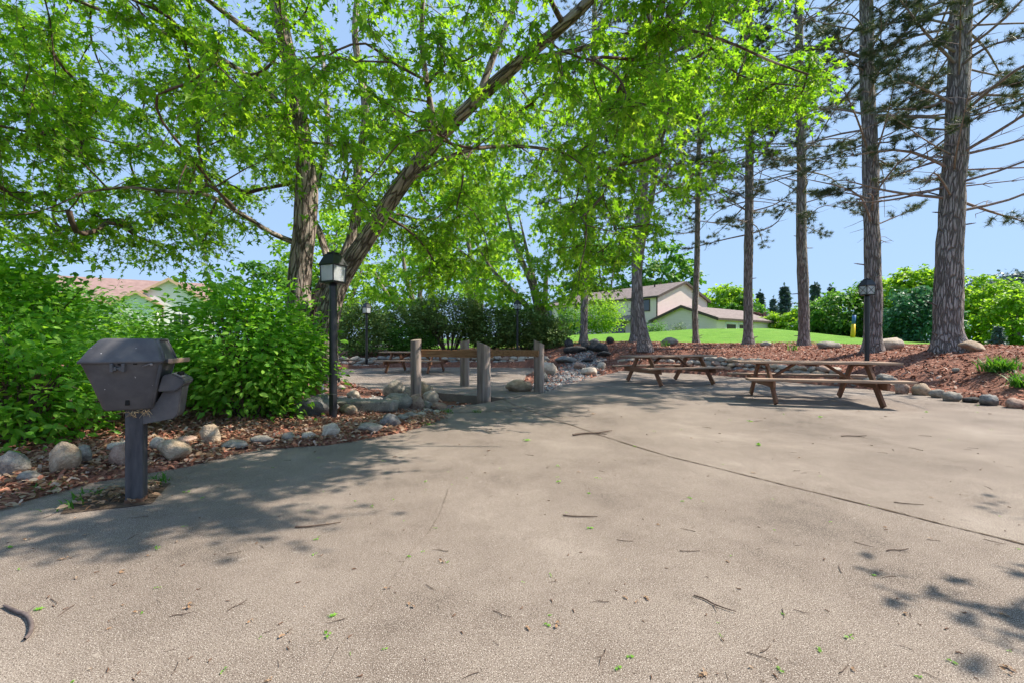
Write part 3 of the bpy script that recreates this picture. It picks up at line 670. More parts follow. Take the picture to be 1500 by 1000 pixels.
# ------------------------------------------------------------------ grill
def grill():
    p = gd(200, 733); rz = rad(24)
    g = empty('barbecue_grill', p, rz, 'dark grey pedestal barbecue grill with closed lid standing in a soil pit', 'grill')
    gp, pp = M['grill_paint'], M['post_paint']
    bm = bmesh.new(); loft(bm, [[(x, y, zz) for x, y in rrect(0, 0, .10, .10, .010, 2)] for zz in (-.05, .3, .6, .665)])
    post = bm_link('post', bm, pp, g)
    bm = bmesh.new(); loft(bm, [[(x, y, zz) for x, y in rrect(0, 0, .106, .106, .010, 2)] for zz in (-.05, .028)])
    bm_link('rust_collar', bm, M['rust'], post)
    # fire box: tapering tub
    S = lambda cx, w_, d_, zz, r=.03: [(x, y, zz) for x, y in rrect(cx, .03, w_, d_, r, 4)]
    bm = bmesh.new()
    loft(bm, [S(-.025, .25, .19, .650, .025), S(-.025, .275, .21, .662), S(-.033, .355, .265, .83), S(-.040, .415, .315, .955), S(-.040, .425, .322, .968, .025), S(-.040, .425, .322, .982, .025)])
    tub = bm_link('fire_box', bm, gp, g, True)
    bm = bmesh.new()
    loft(bm, [S(-.04, .455, .345, .974, .025), S(-.04, .455, .345, .990, .025), S(-.04, .438, .33, .999, .025), S(-.03, .385, .285, 1.07, .03), S(-.022, .325, .245, 1.124, .04), S(-.02, .305, .225, 1.136, .05), S(-.02, .28, .20, 1.141, .05)])
    lid = bm_link('lid', bm, gp, g, True)
    bm = bmesh.new()
    for a, b in (((.186, -.10, .985), (.136, -.065, 1.13)), ((.136, -.065, 1.131), (.136, .125, 1.131)), ((.136, .125, 1.13), (.186, .165, .985))): bar(bm, a, b, .026, .018, .006)
    bmesh.ops.remove_doubles(bm, verts=bm.verts, dist=.0001)
    bm_link('lid_rib', bm, gp, lid, True)
    for y0, y1 in ((-.112, -.06), (.172, .118)):
        bm = bmesh.new(); bar(bm, (.168, y0, .97), (.106, y1, .672), .024, .016, .005); bm_link('corner_rib', bm, gp, tub, True)
    for x in (-.085, -.025):
        bm = bmesh.new(); box(bm, (x, -.140, .945), (.018, .03, .058), bev=.005)
        box(bm, (x + (.014 if x < -.05 else -.014), -.138, .938), (.018, .02, .026), bev=.004); bm_link('hinge', bm, gp, tub)
    bm = bmesh.new(); box(bm, (-.055, -.135, .94), (.03, .012, .010), bev=.002); bm_link('hinge_pin', bm, gp, tub)
    for c_, d_, rx_ in (((-.045, -.1335, .972), (.022, .012, .020), 0), ((.035, -.1335, .972), (.02, .012, .014), 0), ((-.022, -.0815, .705), (.024, .012, .040), -.17)):
        bm = bmesh.new(); box(bm, c_, d_, rx=rx_, bev=.002); bm_link('vent_hole', bm, M['dark_hole'], tub)
    bm = bmesh.new(); bar(bm, (.075, -.138, .952), (.128, -.150, .972), .008, .006, .002); ring_loft(bm, [(.003, .956), (.009, .960), (.009, .969), (.003, .973)], 10, (.128, -.150))
    bm_link('lid_pin', bm, M['grey_metal'], tub)
    bm = bmesh.new(); box(bm, (.243, .01, .985), (.028, .30, .032), rz=-.10, bev=.007)
    h_ = bm_link('handle', bm, M['top_wood'], lid)
    for y in (-.07, .11):
        bm = bmesh.new(); box(bm, (.208, y, .986), (.055, .022, .026), bev=.004); bm_link('handle_bracket', bm, gp, h_)
    bm = bmesh.new()
    prism(bm, [(.0, .665), (.0, .548), (.06, .546), (.218, .568), (.246, .602), (.272, .80), (.175, .80), (.135, .70), (.10, .665)], 'y', -.045, .13)
    bmesh.ops.bevel(bm, geom=bm.edges[:], offset=.006, segments=2, affect='EDGES')
    arm = bm_link('burner_housing', bm, gp, g)
    bm = bmesh.new()
    prism(bm, [(.14, .770), (.245, .770), (.295, .825), (.288, .852), (.215, .895), (.17, .885)], 'y', -.085, .16)
    bmesh.ops.bevel(bm, geom=bm.edges[:], offset=.007, segments=2, affect='EDGES')
    cb = bm_link('control_box', bm, gp, g)
    bm = bmesh.new(); box(bm, (.252, -.02, .8815), (.062, .10, .010), ry=rad(30), bev=.003); bm_link('control_panel', bm, M['grey_metal'], cb)
    for y in (-.045, .005):
        bm = bmesh.new(); ring_loft(bm, [(.014, 0), (.016, .010), (.013, .022)], 12); k = bm_link('knob', bm, M['dark_hole'], cb, True)
        k.location = (.254, y, .884); k.rotation_euler = (0, rad(30), 0)
    # straw stuck below the tub
    T = Tubes()
    for i in range(26):
        a = Vector((R.uniform(-.04, .09), R.uniform(-.066, -.05), R.uniform(.63, .65)))
        b = a + Vector((R.uniform(-.07, .07), R.uniform(-.02, .01), R.uniform(-.05, .0)))
        T.tube([a, (a + b) / 2 + Vector((0, -.01, .006)), b], [.0014] * 3, 3)
    ob = T.build('nest_straw', M['nest_straw'], None)
    ob.location = g.location; ob.rotation_euler = g.rotation_euler; tag(ob, 'wisps of dry nest straw caught under the grill box', 'straw', kind='stuff')
grill()

# ------------------------------------------------------------------ lamp posts
def lamp(px, base, top, label, ring=False, cross=False, box_=False, rz=rad(45), Y=None, zb=None, ht=2.36):
    X = (px - 750) / F * Y
    g = empty('lamp_post', (X, Y, zb), rz, label, 'lamp post', 'black lantern lamp posts around the patio')
    bmk = M['black_metal']
    hb = ht - .46                                   # lantern bottom
    bm = bmesh.new(); ring_loft(bm, [(.052, -.2), (.052, .02), (.05, hb - .05), (.05, hb + .01)], 18); bm_link('post', bm, bmk, g, True)
    sq = lambda s, z_: [(s * .86, s * .86, z_), (-s * .86, s * .86, z_), (-s * .86, -s * .86, z_), (s * .86, -s * .86, z_)]
    bm = bmesh.new(); loft(bm, [sq(.06, hb), sq(.132, hb + .006), sq(.137, hb + .03), sq(.128, hb + .034)]); fr = bm_link('lantern_base', bm, bmk, g)
    gz0, gz1 = hb + .034, hb + .245
    for sx in (1, -1):
        for sy in (1, -1):
            bm = bmesh.new(); bar(bm, (sx * .108, sy * .108, gz0), (sx * .117, sy * .117, gz1), .018, .018, .003); bm_link('frame_bar', bm, bmk, g)
    for k in range(4):
        bm = bmesh.new(); v = [bm.verts.new(q) for q in ((-.100, .106, gz0 + .003), (.100, .106, gz0 + .003), (.109, .115, gz1 - .003), (-.109, .115, gz1 - .003), (-.100, .102, gz0 + .003), (.100, .102, gz0 + .003), (.109, .111, gz1 - .003), (-.109, .111, gz1 - .003))]
        for f in ((0, 1, 2, 3), (7, 6, 5, 4), (0, 4, 5, 1), (1, 5, 6, 2), (2, 6, 7, 3), (3, 7, 4, 0)): bm.faces.new([v[i] for i in f])
        pn = bm_link('glass_pane', bm, M['lamp_glass'], g); pn.rotation_euler = (0, 0, k * math.pi / 2)
        if cross:
            bm = bmesh.new(); bar(bm, (-.099, .112, gz0 + .01), (.107, .120, gz1 - .01), .008, .006, 0, up=Vector((0, 1, 0))); bar(bm, (.099, .1155, gz0 + .01), (-.107, .1235, gz1 - .01), .008, .006, 0, up=Vector((0, 1, 0)))
            bm_link('cross_bar', bm, bmk, pn)
    bm = bmesh.new(); loft(bm, [sq(.150, gz1), sq(.156, gz1 + .012), sq(.150, gz1 + .02), sq(.09, gz1 + .15), sq(.082, gz1 + .158)]); rf = bm_link('lantern_roof', bm, bmk, g)
    bm = bmesh.new(); ring_loft(bm, [(.06, gz1 + .158), (.085, gz1 + .165), (.085, gz1 + .178), (.03, gz1 + .19), (.012, gz1 + .21)], 16); bm_link('roof_cap', bm, bmk, rf, True)
    if ring:
        T = Tubes(); T.tube([(.055 * math.cos(a), .0, gz1 + .258 + .055 * math.sin(a)) for a in np.linspace(0, 2 * math.pi, 25)], [.006] * 25, 6)
        q = T.build('hanging_ring', M['grey_metal'], rf); q.rotation_euler = (0, 0, -rz)
    # bulb and socket inside
    bm = bmesh.new(); ring_loft(bm, [(.02, gz0), (.02, gz0 + .06), (.034, gz0 + .10), (.03, gz0 + .13), (.008, gz0 + .15)], 12); bm_link('bulb', bm, M['white_paint'], g, True)
    if box_:
        bm = bmesh.new(); box(bm, (.07, -.07, .24), (.075, .075, .21), bev=.008); bm_link('outlet_box', bm, bmk, g)
    return g
p = onground(488, 612)
lamp(488, 612, 370, 'tall black lamp post with ring on top in front of the maple', ring=True, box_=True, rz=rad(-22), Y=p.y, zb=p.z, ht=CZ - p.z + 136 / F * p.y - .03)
lamp(537, 525, 443, 'small distant black lamp post left behind the far picnic table', rz=rad(-26), Y=17.3, zb=H(-5.94, 17.3 + .0) if False else .40, ht=2.3)
lamp(758, 513, 437, 'thin black lamp post in front of the dark yew hedge', cross=True, Y=19.6, zb=.42, ht=2.62)
lamp(1270, 545, 412, 'black lamp post with crossed panes in front of a pine', cross=True, rz=rad(5), Y=10.9, zb=H(9.14, 10.9), ht=CZ - H(9.14, 10.9) + 90 / F * 10.9 + .05)

# ------------------------------------------------------------------ picnic tables
def picnic(cx, cy_, rz, label, proto=None):
    if proto is not None:
        o = copy_tree(proto); o.location = (cx, cy_, 0); o.rotation_euler = (0, 0, rz); o['label'] = label; return o
    g = empty('picnic_table', (cx, cy_, 0), rz, label, 'picnic table', 'wooden picnic tables on the concrete')
    bw, tw = M['brown_wood'], M['top_wood']
    bm = bmesh.new()
    for k in range(5): box(bm, (R.uniform(-.008, .008), (k - 2) * .149, .73), (2.58, .142, .038), bev=.005)
    top = bm_link('table_top', bm, tw, g)
    bm = bmesh.new()
    for x in (-.83, 0, .83): box(bm, (x, 0, .69), (.04, .70, .04), bev=.004)
    bm_link('top_batten', bm, bw, top)
    for sy in (-1, 1):
        bm = bmesh.new()
        for k in (-.5, .5): box(bm, (R.uniform(-.008, .008), sy * .70 + k * .138, .445), (2.48, .132, .038), bev=.005)
        bm_link('bench', bm, tw, g)
    for sx in (-1, 1):
        x = sx * .83
        for sy in (-1, 1):
            bm = bmesh.new(); bar(bm, (x - sx * .03, sy * .27, .705), (x - sx * .03, sy * .755, .012), .042, .135, .005, up=Vector((0, sy, .6)))
            for v in bm.verts: v.co.z = min(max(v.co.z, 0.0), .709)
            bm_link('leg', bm, bw, g)
        bm = bmesh.new(); box(bm, (x + sx * .014, 0, .365), (.04, 1.62, .12), bev=.005); bm_link('bench_support', bm, bw, g)
        bm = bmesh.new(); bar(bm, (x - sx * .06, 0, .345), (sx * .25, 0, .70), .04, .09, .004, up=Vector((0, 1, 0))); bm_link('brace', bm, bw, g)
    return g
t1 = picnic(5.64, 8.02, rad(-14.5), 'nearest brown wooden picnic table at right with its legs fully in view')
picnic(4.26, 11.5, rad(17.5), 'brown wooden picnic table behind the nearest one before the stone wall', t1)
picnic(-3.55, 15.6, rad(-13), 'far picnic table on the lower pad behind the log posts', t1)

# ------------------------------------------------------------------ bridge posts and rails
def log_post(px, py, Y0, hpx, wpx, label, slant, az):
    p = gd(px, py); r_ = wpx / F * p.y / 2; h_ = hpx / F * p.y
    g = empty('log_post', (p.x, p.y + r_, 0), 0, label, 'post', 'log posts of the footbridge rail')
    bm = bmesh.new(); k = 26; rings = []
    for zf in (-.12, .0, .06, .2, .4, .6, .8, .92, 1.0):
        ring = []
        for i in range(k):
            a = 2 * math.pi * i / k; rr_ = r_ * (1 + .05 * noise.noise(Vector((math.cos(a) * 1.5 + px, math.sin(a) * 1.5, zf * 1.2))) + .015 * noise.noise(Vector((a * 6, px, zf))))
            x, y = rr_ * math.cos(a), rr_ * math.sin(a)
            top = h_ + slant * (x * math.cos(az) + y * math.sin(az))
            ring.append(bm.verts.new((x, y, max(zf, -.12) * top)))
        rings.append(ring)
    for a, b in zip(rings[:-1], rings[1:]):
        for i in range(k): bm.faces.new((a[i], a[(i + 1) % k], b[(i + 1) % k], b[i]))
    bm.faces.new(rings[0][::-1])
    rim = [(v.co.x, v.co.y, v.co.z) for v in rings[-1]]
    bm_link('shaft', bm, M['log'], g, True)
    bm = bmesh.new(); cv = [bm.verts.new((x * .97, y * .97, zz + .001)) for x, y, zz in rim]; rm = [bm.verts.new(q) for q in rim]
    for i in range(k): bm.faces.new((rm[i], rm[(i + 1) % k], cv[(i + 1) % k], cv[i]))
    bm.faces.new(cv); bm_link('cut_top', bm, M['log_end'], g)
    return p, r_
pA = log_post(607.5, 584, 0, 86, 15.5, 'round log post behind the boulder pile, leftmost of the bridge posts', .15, 1.0)
pB = log_post(680, 565, 0, 66, 13.5, 'slim log post standing furthest back at the footbridge', .2, 0)
pC = log_post(708, 583, 0, 79, 20.5, 'thickest log post with a slanted pale top beside the footbridge', -.42, 0)
pD = log_post(790, 574, 0, 73, 15, 'log post with slanted top at the right end of the bridge rail', -.45, 0)
def rail(a, b, z0, z1, label):
    bm = bmesh.new(); bar(bm, (a[0], a[1], z0), (b[0], b[1], z1), .045, .145, .005); o = bm_link('guard_rail', bm, M['rail_wood'])
    tag(o, label, 'rail')
qA = Vector((pA[0].x, pA[0].y + 2 * pA[1] + .03, 0)); qC = Vector((pC[0].x + .18, pC[0].y + 2 * pC[1] + .03, 0))
rail(qA, qC, .89, .86, 'brown plank rail between the leftmost and the thickest log post')
qB = Vector((pB[0].x - .1, pB[0].y - .03, 0)); qD = Vector((pD[0].x - .02, pD[0].y - .03, 0))
rail(qB, qD, .86, .86, 'brown plank rail ending at the right log post')
# small brown stake by the maple
p = onground(466, 582)
g = empty('wooden_stake', (p.x, p.y, p.z), rad(10), 'short orange brown square stake with one white side beside the maple', 'stake')
bm = bmesh.new(); box(bm, (0, 0, .30), (.14, .14, .72), bev=.006); bm_link('stake_post', bm, M['rail_wood'], g)
bm = bmesh.new(); box(bm, (.082, 0, .31), (.02, .12, .72), bev=.002); bm_link('white_board', bm, M['white_paint'], g)

# ------------------------------------------------------------------ trees: growth helper
def grow(stems, targets, steps=4, droop=.25, jit=.12, pen=.15):
    """stems: list of (points, radii). targets: array. returns node arrays with parents"""
    pos = []; par = []; fixed = []; stemset = []
    for pts, rd in stems:
        base = len(pos)
        for i, (p, r_) in enumerate(zip(pts, rd)):
            pos.append(np.array(tuple(p))); par.append(base + i - 1 if i else -1); fixed.append(r_)
    nst = len(pos)
    ok = [True] * nst
    T = np.asarray(targets)
    P0 = np.array(pos)
    dist = np.min(np.linalg.norm(T[:, None] - P0[None], axis=2), axis=1)
    leafnodes = []
    depth = [0] * nst
    for ti in np.argsort(dist):
        t = T[ti]; A = np.array(pos)
        d = np.linalg.norm(A - t, axis=1) + pen * np.array(depth) * .3 + np.where(A[:, 2] > t[2] + .8, .3, 0)
        b = int(np.argmin(d)); p0 = A[b]; L_ = np.linalg.norm(t - p0)
        n = max(1, min(steps + 3, int(L_ / .3)))
        prev = b
        for k in range(1, n + 1):
            f = k / n
            q = p0 * (1 - f) + t * f + np.array([0, 0, 1.0]) * droop * L_ * f * (1 - f) + (NR.normal(0, jit, 3) * min(L_, 1) * .35 if k < n else 0)
            pos.append(q); par.append(prev); fixed.append(None); depth.append(depth[prev] + (1 if k == 1 else 0)); prev = len(pos) - 1
        leafnodes.append(prev)
    return np.array(pos), par, fixed, leafnodes
def tree_tubes(T, pos, par, fixed, leafn, rmin=.004, k0=.0042, sides=5):
    n = len(pos); cnt = np.zeros(n)
    for l in leafn: cnt[l] += 1
    for i in range(n - 1, -1, -1):
        if par[i] >= 0: cnt[par[i]] += cnt[i]
    r_ = np.maximum(rmin, k0 * np.sqrt(cnt + .3) * 1.25)
    kids = {}
    for i in range(n):
        if fixed[i] is None: kids.setdefault(par[i], []).append(i)
    done = set()
    order = [i for i in range(n) if fixed[i] is None]
    for i in order:
        if i in done: continue
        # start a chain at i from its parent
        chain = [par[i], i]; done.add(i); c = i
        while True:
            ks = [k for k in kids.get(c, []) if k not in done]
            if not ks: break
            c = max(ks, key=lambda q: cnt[q]); chain.append(c); done.add(c)
        rr_ = [r_[j] for j in chain]
        pr = fixed[chain[0]] if fixed[chain[0]] is not None else r_[chain[0]]
        rr_[0] = min(pr * .8, rr_[1] * 1.4); cap_ = max(rmin, pr * .72); rr_ = [min(v_, cap_) for v_ in rr_]
        pp_ = [pos[j] for j in chain]
        if len(pp_) > 2:
            n_ = 2 * len(pp_) - 1; q_ = np.array(pp_); q_[1:-1] = .5 * q_[1:-1] + .25 * (q_[:-2] + q_[2:])
            for j_, p_ in zip(chain[1:-1], q_[1:-1]): pos[j_] = p_
            pp_ = smooth_path([tuple(v_) for v_ in q_], n_); rr_ = interp(rr_, n_)
        T.tube(pp_, rr_, sides)
def spray_leaves(targets, twigs, per, tlen, lsize, droop=.35, tubes=None, spread=1.0, seed=0, flat=.5):
    """leaves along short drooping twigs that leave each target"""
    n = len(targets) * twigs
    base = np.repeat(np.asarray(targets), twigs, 0)
    d = NR.normal(0, 1, (n, 3)); d[:, 2] = d[:, 2] * flat - .15; d /= np.linalg.norm(d, axis=1, keepdims=True)
    L_ = tlen * NR.uniform(.55, 1.2, n)
    P_, D_, N_ = [], [], []
    for k in range(per):
        f = (k + .6) / per
        p = base + d * (L_ * f)[:, None]; p[:, 2] -= droop * L_ * f * f
        a = NR.uniform(0, 2 * math.pi, n)
        side = np.stack([np.cos(a), np.sin(a), NR.normal(-.35, .35, n)], 1)
        dr = d * .5 + side * .8; dr[:, 2] -= .25
        p = p + side * NR.uniform(.01, .05, n)[:, None] * spread
        nr = NR.normal(0, .45, (n, 3)); nr[:, 2] += 1
        P_.append(p); D_.append(dr); N_.append(nr)
    if tubes is not None:
        for i in range(n):
            m = base[i] + d[i] * L_[i] * .55 - np.array([0, 0, droop * L_[i] * .3]); e = base[i] + d[i] * L_[i] - np.array([0, 0, droop * L_[i]])
            tubes.tube([base[i], m, e], [.0035, .003, .0015], 3)
    P_ = np.concatenate(P_); Mx = frames(np.concatenate(D_), np.concatenate(N_))
    return P_, Mx, lsize * NR.uniform(.5, 1.35, len(P_))

# ------------------------------------------------------------------ the big maple
def maple():
    b = at(455, 520, 7.2); bz = H(b.x, b.y)
    g = empty('maple_tree', (0, 0, 0), 0, 'large multi stemmed maple with spreading leafy branches behind the lamp post', 'tree')
    ST = [
        ([(438, 560, 7.1), (440, 500, 7.15), (438, 420, 7.2), (446, 330, 7.15), (448, 260, 7.1), (440, 180, 7.0), (424, 90, 6.9), (405, 0, 6.8), (390, -120, 6.7), (385, -260, 6.6)], [27, 24, 21, 20, 19, 15, 14, 12, 10, 6]),
        ([(478, 560, 7.2), (478, 480, 7.2), (498, 410, 7.15), (540, 345, 7.0), (585, 275, 6.85), (640, 205, 6.6), (700, 145, 6.3), (780, 75, 5.9), (860, 5, 5.5), (960, -110, 5.2), (1040, -220, 5.0)], [30, 27, 22, 19, 18, 16, 14, 13, 12, 9, 6]),
        ([(462, 560, 7.4), (464, 470, 7.5), (474, 420, 7.6), (500, 385, 7.8), (520, 330, 8.0), (524, 250, 8.2), (535, 160, 8.4), (520, 40, 8.6), (540, -120, 8.8)], [22, 20, 15, 12, 11, 9, 8, 7, 4]),
        ([(484, 395, 7.3), (470, 345, 7.6), (455, 300, 8.0), (480, 200, 8.5), (470, 60, 9.0)], [9, 8, 7, 6, 4]),
        ([(432, 356, 7.15), (395, 340, 6.8), (350, 312, 6.4), (300, 285, 6.0), (240, 280, 5.7), (180, 275, 5.5), (110, 285, 5.3)], [7, 6, 5.5, 5, 4, 3, 2]),
        ([(642, 205, 6.6), (630, 150, 6.5), (618, 60, 6.3), (620, -60, 6.0), (600, -200, 5.8)], [9, 7, 6, 5, 3]),
        ([(770, 88, 5.95), (850, 72, 5.7), (900, 55, 5.5), (980, 40, 5.3), (1060, 60, 5.2), (1130, 90, 5.15), (1185, 110, 5.1)], [7, 6, 5, 4, 3.2, 2.5, 2]),
        ([(600, 262, 6.8), (680, 222, 6.6), (760, 215, 6.5), (830, 225, 6.5), (900, 250, 6.6)], [7, 5, 4, 3, 2]),
        ([(440, 180, 7.0), (360, 110, 6.4), (270, 60, 5.8), (160, 20, 5.3), (60, -20, 5.0)], [8, 6, 5, 4, 2.5]),
        ([(424, 90, 6.9), (330, 20, 6.2), (230, -60, 5.6), (120, -150, 5.2)], [8, 6, 4.5, 2.5]),
        ([(700, 145, 6.3), (740, 40, 6.4), (800, -90, 6.6), (880, -220, 6.8)], [9, 7, 5, 3]),
    ]
    T = Tubes(); stems = []
    for i, (pp, ww) in enumerate(ST):
        pts = [at(*q) for q in pp]; rr_ = [w_ * (.74 if i == 0 else .64 if i < 3 else .62) / F * q[2] for w_, q in zip(ww, pp)]
        n = 8 * len(pp) if i < 3 else 5 * len(pp)
        sp = smooth_path(pts, n); sr = interp(rr_, n)
        if i < 3:   # root flare
            for j, q in enumerate(sp):
                hgt = q.z - bz
                if hgt < .5: sr[j] *= 1 + .55 * max(0, (.5 - hgt) / .5) ** 2
        T.tube(sp, sr, 22 if i < 3 else 9, wob=.13 if i < 3 else .06, seed=i * 3.3)
        stems.append((sp[::3], sr[::3]))
    trunk = T.build('trunk', M['maple_bark'], g)
    # crown targets
    bx = [-250, -100, 0, 100, 200, 300, 370, 420, 460, 500, 560, 610, 650, 700, 760, 800, 850, 900, 950, 1000, 1050, 1100, 1130, 1180, 1225, 1245, 1270]
    by = [280, 330, 345, 385, 395, 375, 330, 290, 275, 320, 330, 360, 385, 330, 250, 300, 385, 400, 370, 320, 270, 235, 170, 165, 110, 20, -120]
    tg = []
    while len(tg) < 980:
        Y = R.uniform(4.0, 10.0); px = R.uniform(-230, 1265); zmax = 8.6
        lim = np.interp(px, bx, by)
        ytop = 500 - (zmax - CZ) / Y * F
        py = R.uniform(max(ytop, -330), lim - 12)
        q = at(px, py, Y)
        e = ((q.x + 1.6) / 8.2) ** 2 + ((q.y - 7.0) / 3.9) ** 2 + ((q.z - 4.0) / 4.8) ** 2
        if e > 1: continue
        if q.z > 6.0 and R.random() < .7: continue
        if Y < 5.2 and q.z < 3.0 and R.random() < .7: continue
        if 740 < px < 1080 and py > 170 and R.random() < .5: continue
        lx, ly = q.x - SUN.x / SUN.z * q.z, q.y - SUN.y / SUN.z * q.z      # where its shade lands
        if ly > .5:
            lpx = 750 + 620 * lx / ly; lpy = 500 + 620 * CZ / ly
            if lpy > np.interp(lpx, [-200, 0, 300, 450, 520, 560, 800, 900, 1300], [830, 800, 770, 735, 660, 640, 630, 600, 600]) - 14: continue
            if -6.8 < lx < -2.5 and 3.8 < ly < 7.2 and R.random() < .78: continue
            if lx < -2.2 and R.random() < .3: continue
        elif lx > -4.5: continue
        # leave the near trunk and the leaning stem readable
        if Y < 7.3 and 415 < px < 480 and py > 235: continue
        if Y < 7.0 and abs((py - 345) - (px - 540) * -1.27) < 38 and 525 < px < 610: continue
        if Y < 6.2 and abs((py - 75) - (px - 780) * -.875) < 26 and 760 < px < 880: continue
        if noise.noise(q * .75 + Vector((3, 8, 1))) < -.2: continue      # holes where the sky shows
        tg.append(tuple(q))
    k = 0
    while k < 44:                                   # the low hanging boughs over the middle of the picture
        px = R.gauss(868, 42); Y = R.uniform(5.8, 8.6); py = R.uniform(90, 440 - abs(px - 868) * 1.3)
        if noise.noise(Vector((px * .02, py * .015, 4))) < -.25: continue
        tg.append(tuple(at(px, py, Y))); k += 1
    for k in range(30):                             # overhead boughs near the camera side, shading the concrete by the grill
        g_ = gd(R.uniform(-60, 380), R.uniform(715, 790)); z_ = R.uniform(4.9, 6.0)
        tg.append((g_.x + SUN.x / SUN.z * z_, g_.y + SUN.y / SUN.z * z_, z_))
    for k in range(26):
        tg.append(tuple(at(R.gauss(660, 30), R.uniform(300, 420), R.uniform(6.5, 8.5))))
    tg = np.array(tg)
    pos, par, fixed, lf = grow(stems, tg, droop=.16, jit=.16)
    T2 = Tubes(); tree_tubes(T2, pos, par, fixed, lf, rmin=.0045, k0=.0048)
    P_, Mx, S_ = spray_leaves(tg, 7, 12, .48, .094, droop=.55, tubes=T2)
    # hanging strands below the crown
    hs = []
    T3 = T2
    for i in range(46):
        q = Vector(tg[R.randrange(len(tg))])
        if q.z > 4.2: continue
        L_ = R.uniform(.4, .9); e = q + Vector((R.uniform(-.15, .15), R.uniform(-.1, .1), -L_)); m = (q + e) / 2 + Vector((R.uniform(-.08, .08), 0, 0))
        T3.tube([q, m, e], [.004, .003, .002], 3)
        for f in np.linspace(.2, 1, 9): hs.append(tuple(q.lerp(e, f)))
    T2.build('branches', M['twig'], g)
    P2, M2, S2 = spray_leaves(np.array(hs), 2, 2, .12, .085, droop=.5)
    scatter('crown', MAPLE_V, MAPLE_F, np.concatenate([P_, P2]), np.concatenate([Mx, M2]), np.concatenate([S_, S2]), M['maple_leaf'], g)
maple()

# ------------------------------------------------------------------ generic broadleaf tree and shrub
def broad_tree(name, label, base, trunk_r, stems_dir, cc, cr, ncl, tw, per, tlen, lsize, lm, cat='tree', group=None, bark='maple_bark', tmpl=(DIAM_V, DIAM_F), hole=-.25, z0=None):
    bx_, by_ = base; bz = H(bx_, by_) if z0 is None else z0
    g = empty(name, (bx_, by_, bz), 0, label, cat, group)
    cc = Vector(cc) - Vector((bx_, by_, bz)); T = Tubes(); stems = []
    for (dx, dy, f) in stems_dir:
        top = cc + Vector((dx * cr[0], dy * cr[1], cr[2] * f))
        m1 = Vector((dx * trunk_r * .6, dy * trunk_r * .6, -.15)); m2 = top * .35; m2.x *= .6; m2.y *= .6
        sp = smooth_path([m1, m2, top * .7 + Vector((R.uniform(-.1, .1), 0, 0)) * cr[0], top], 12); sr = interp([trunk_r * 1.25, trunk_r * .8, trunk_r * .45, trunk_r * .12], 12)
        T.tube(sp, sr, 9, wob=.08, seed=R.random() * 9); stems.append((sp, sr))
    tg = []
    while len(tg) < ncl:
        v = Vector((R.gauss(0, 1), R.gauss(0, 1), R.gauss(0, 1))).normalized() * R.uniform(.25, 1) ** .5
        q = cc + Vector((v.x * cr[0], v.y * cr[1], v.z * cr[2]))
        q *= 1.0
        if noise.noise((q + Vector(base + (0,))) * (1.6 / max(cr))) < hole: continue
        if q.z < .05: continue
        tg.append(tuple(q))
    tg = np.array(tg)
    pos, par, fixed, lf = grow(stems, tg, droop=.05, jit=.15)
    tree_tubes(T, pos, par, fixed, lf, rmin=.006 * max(1, cr[0] / 3), k0=.006, sides=4)
    T.build('trunk', M[bark], g)
    P_, Mx, S_ = spray_leaves(tg, tw, per, tlen, lsize, droop=.25, spread=lsize * 8)
    scatter('crown', tmpl[0], tmpl[1], P_, Mx, S_, M[lm], g)
    return g
S3 = [(-.45, 0, .1), (.35, .1, .3), (0, -.2, .6)]
S1 = [(0, 0, .6)]
# mid distance deciduous trees behind the yew hedge
c = at(795, 470, 22.5); broad_tree('young_maple', 'forked young maple rising behind the yew hedge beside the thin lamp post', (c.x, 22.5), .22, [(-.5, 0, .1), (.45, .1, .1), (.05, .1, .5), (-.15, -.2, .7)],
                                   at(755, 365, 22.5), (4.3, 3.5, 3.7), 190, 5, 7, .75, .26, 'light_leaf', tmpl=(MAPLE_V, MAPLE_F))
c = at(610, 480, 26); broad_tree('shade_tree', 'pale green shade tree behind the stemmy shrub and far table', (c.x, 26), .25, S3, at(595, 400, 26), (4.6, 3.5, 3.9), 170, 5, 7, .8, .28, 'light_leaf', tmpl=(MAPLE_V, MAPLE_F), hole=-.15)
c = at(500, 480, 30); broad_tree('shade_tree', 'yellow green shade tree seen past the right side of the maple trunk', (c.x, 30), .25, S3, at(500, 395, 30), (4.5, 3.5, 4.6), 140, 5, 7, .9, .34, 'light_leaf', hole=-.15)
c = at(700, 480, 34); broad_tree('shade_tree', 'tall light green tree far behind the young maple', (c.x, 34), .3, S3, at(690, 330, 34), (5.5, 4, 6), 150, 5, 7, 1.1, .4, 'light_leaf', hole=-.15)
c = at(395, 480, 26); broad_tree('shade_tree', 'green tree showing between the maple trunk and the middle bush', (c.x, 26), .2, S3, at(395, 440, 26), (3.6, 3, 2.8), 120, 5, 7, .8, .28, 'mid_leaf')
c = at(975, 480, 75); broad_tree('background_tree', 'round green tree rising behind the beige house roof', (c.x, 85), .4, S3, at(975, 402, 85), (6.5, 5, 7), 90, 5, 7, 1.6, .9, 'mid_leaf')
c = at(900, 480, 80); broad_tree('background_tree', 'leafy tree behind the left half of the beige house', (c.x, 85), .4, S3, at(880, 395, 85), (9, 5, 8), 110, 5, 7, 1.7, .9, 'mid_leaf')

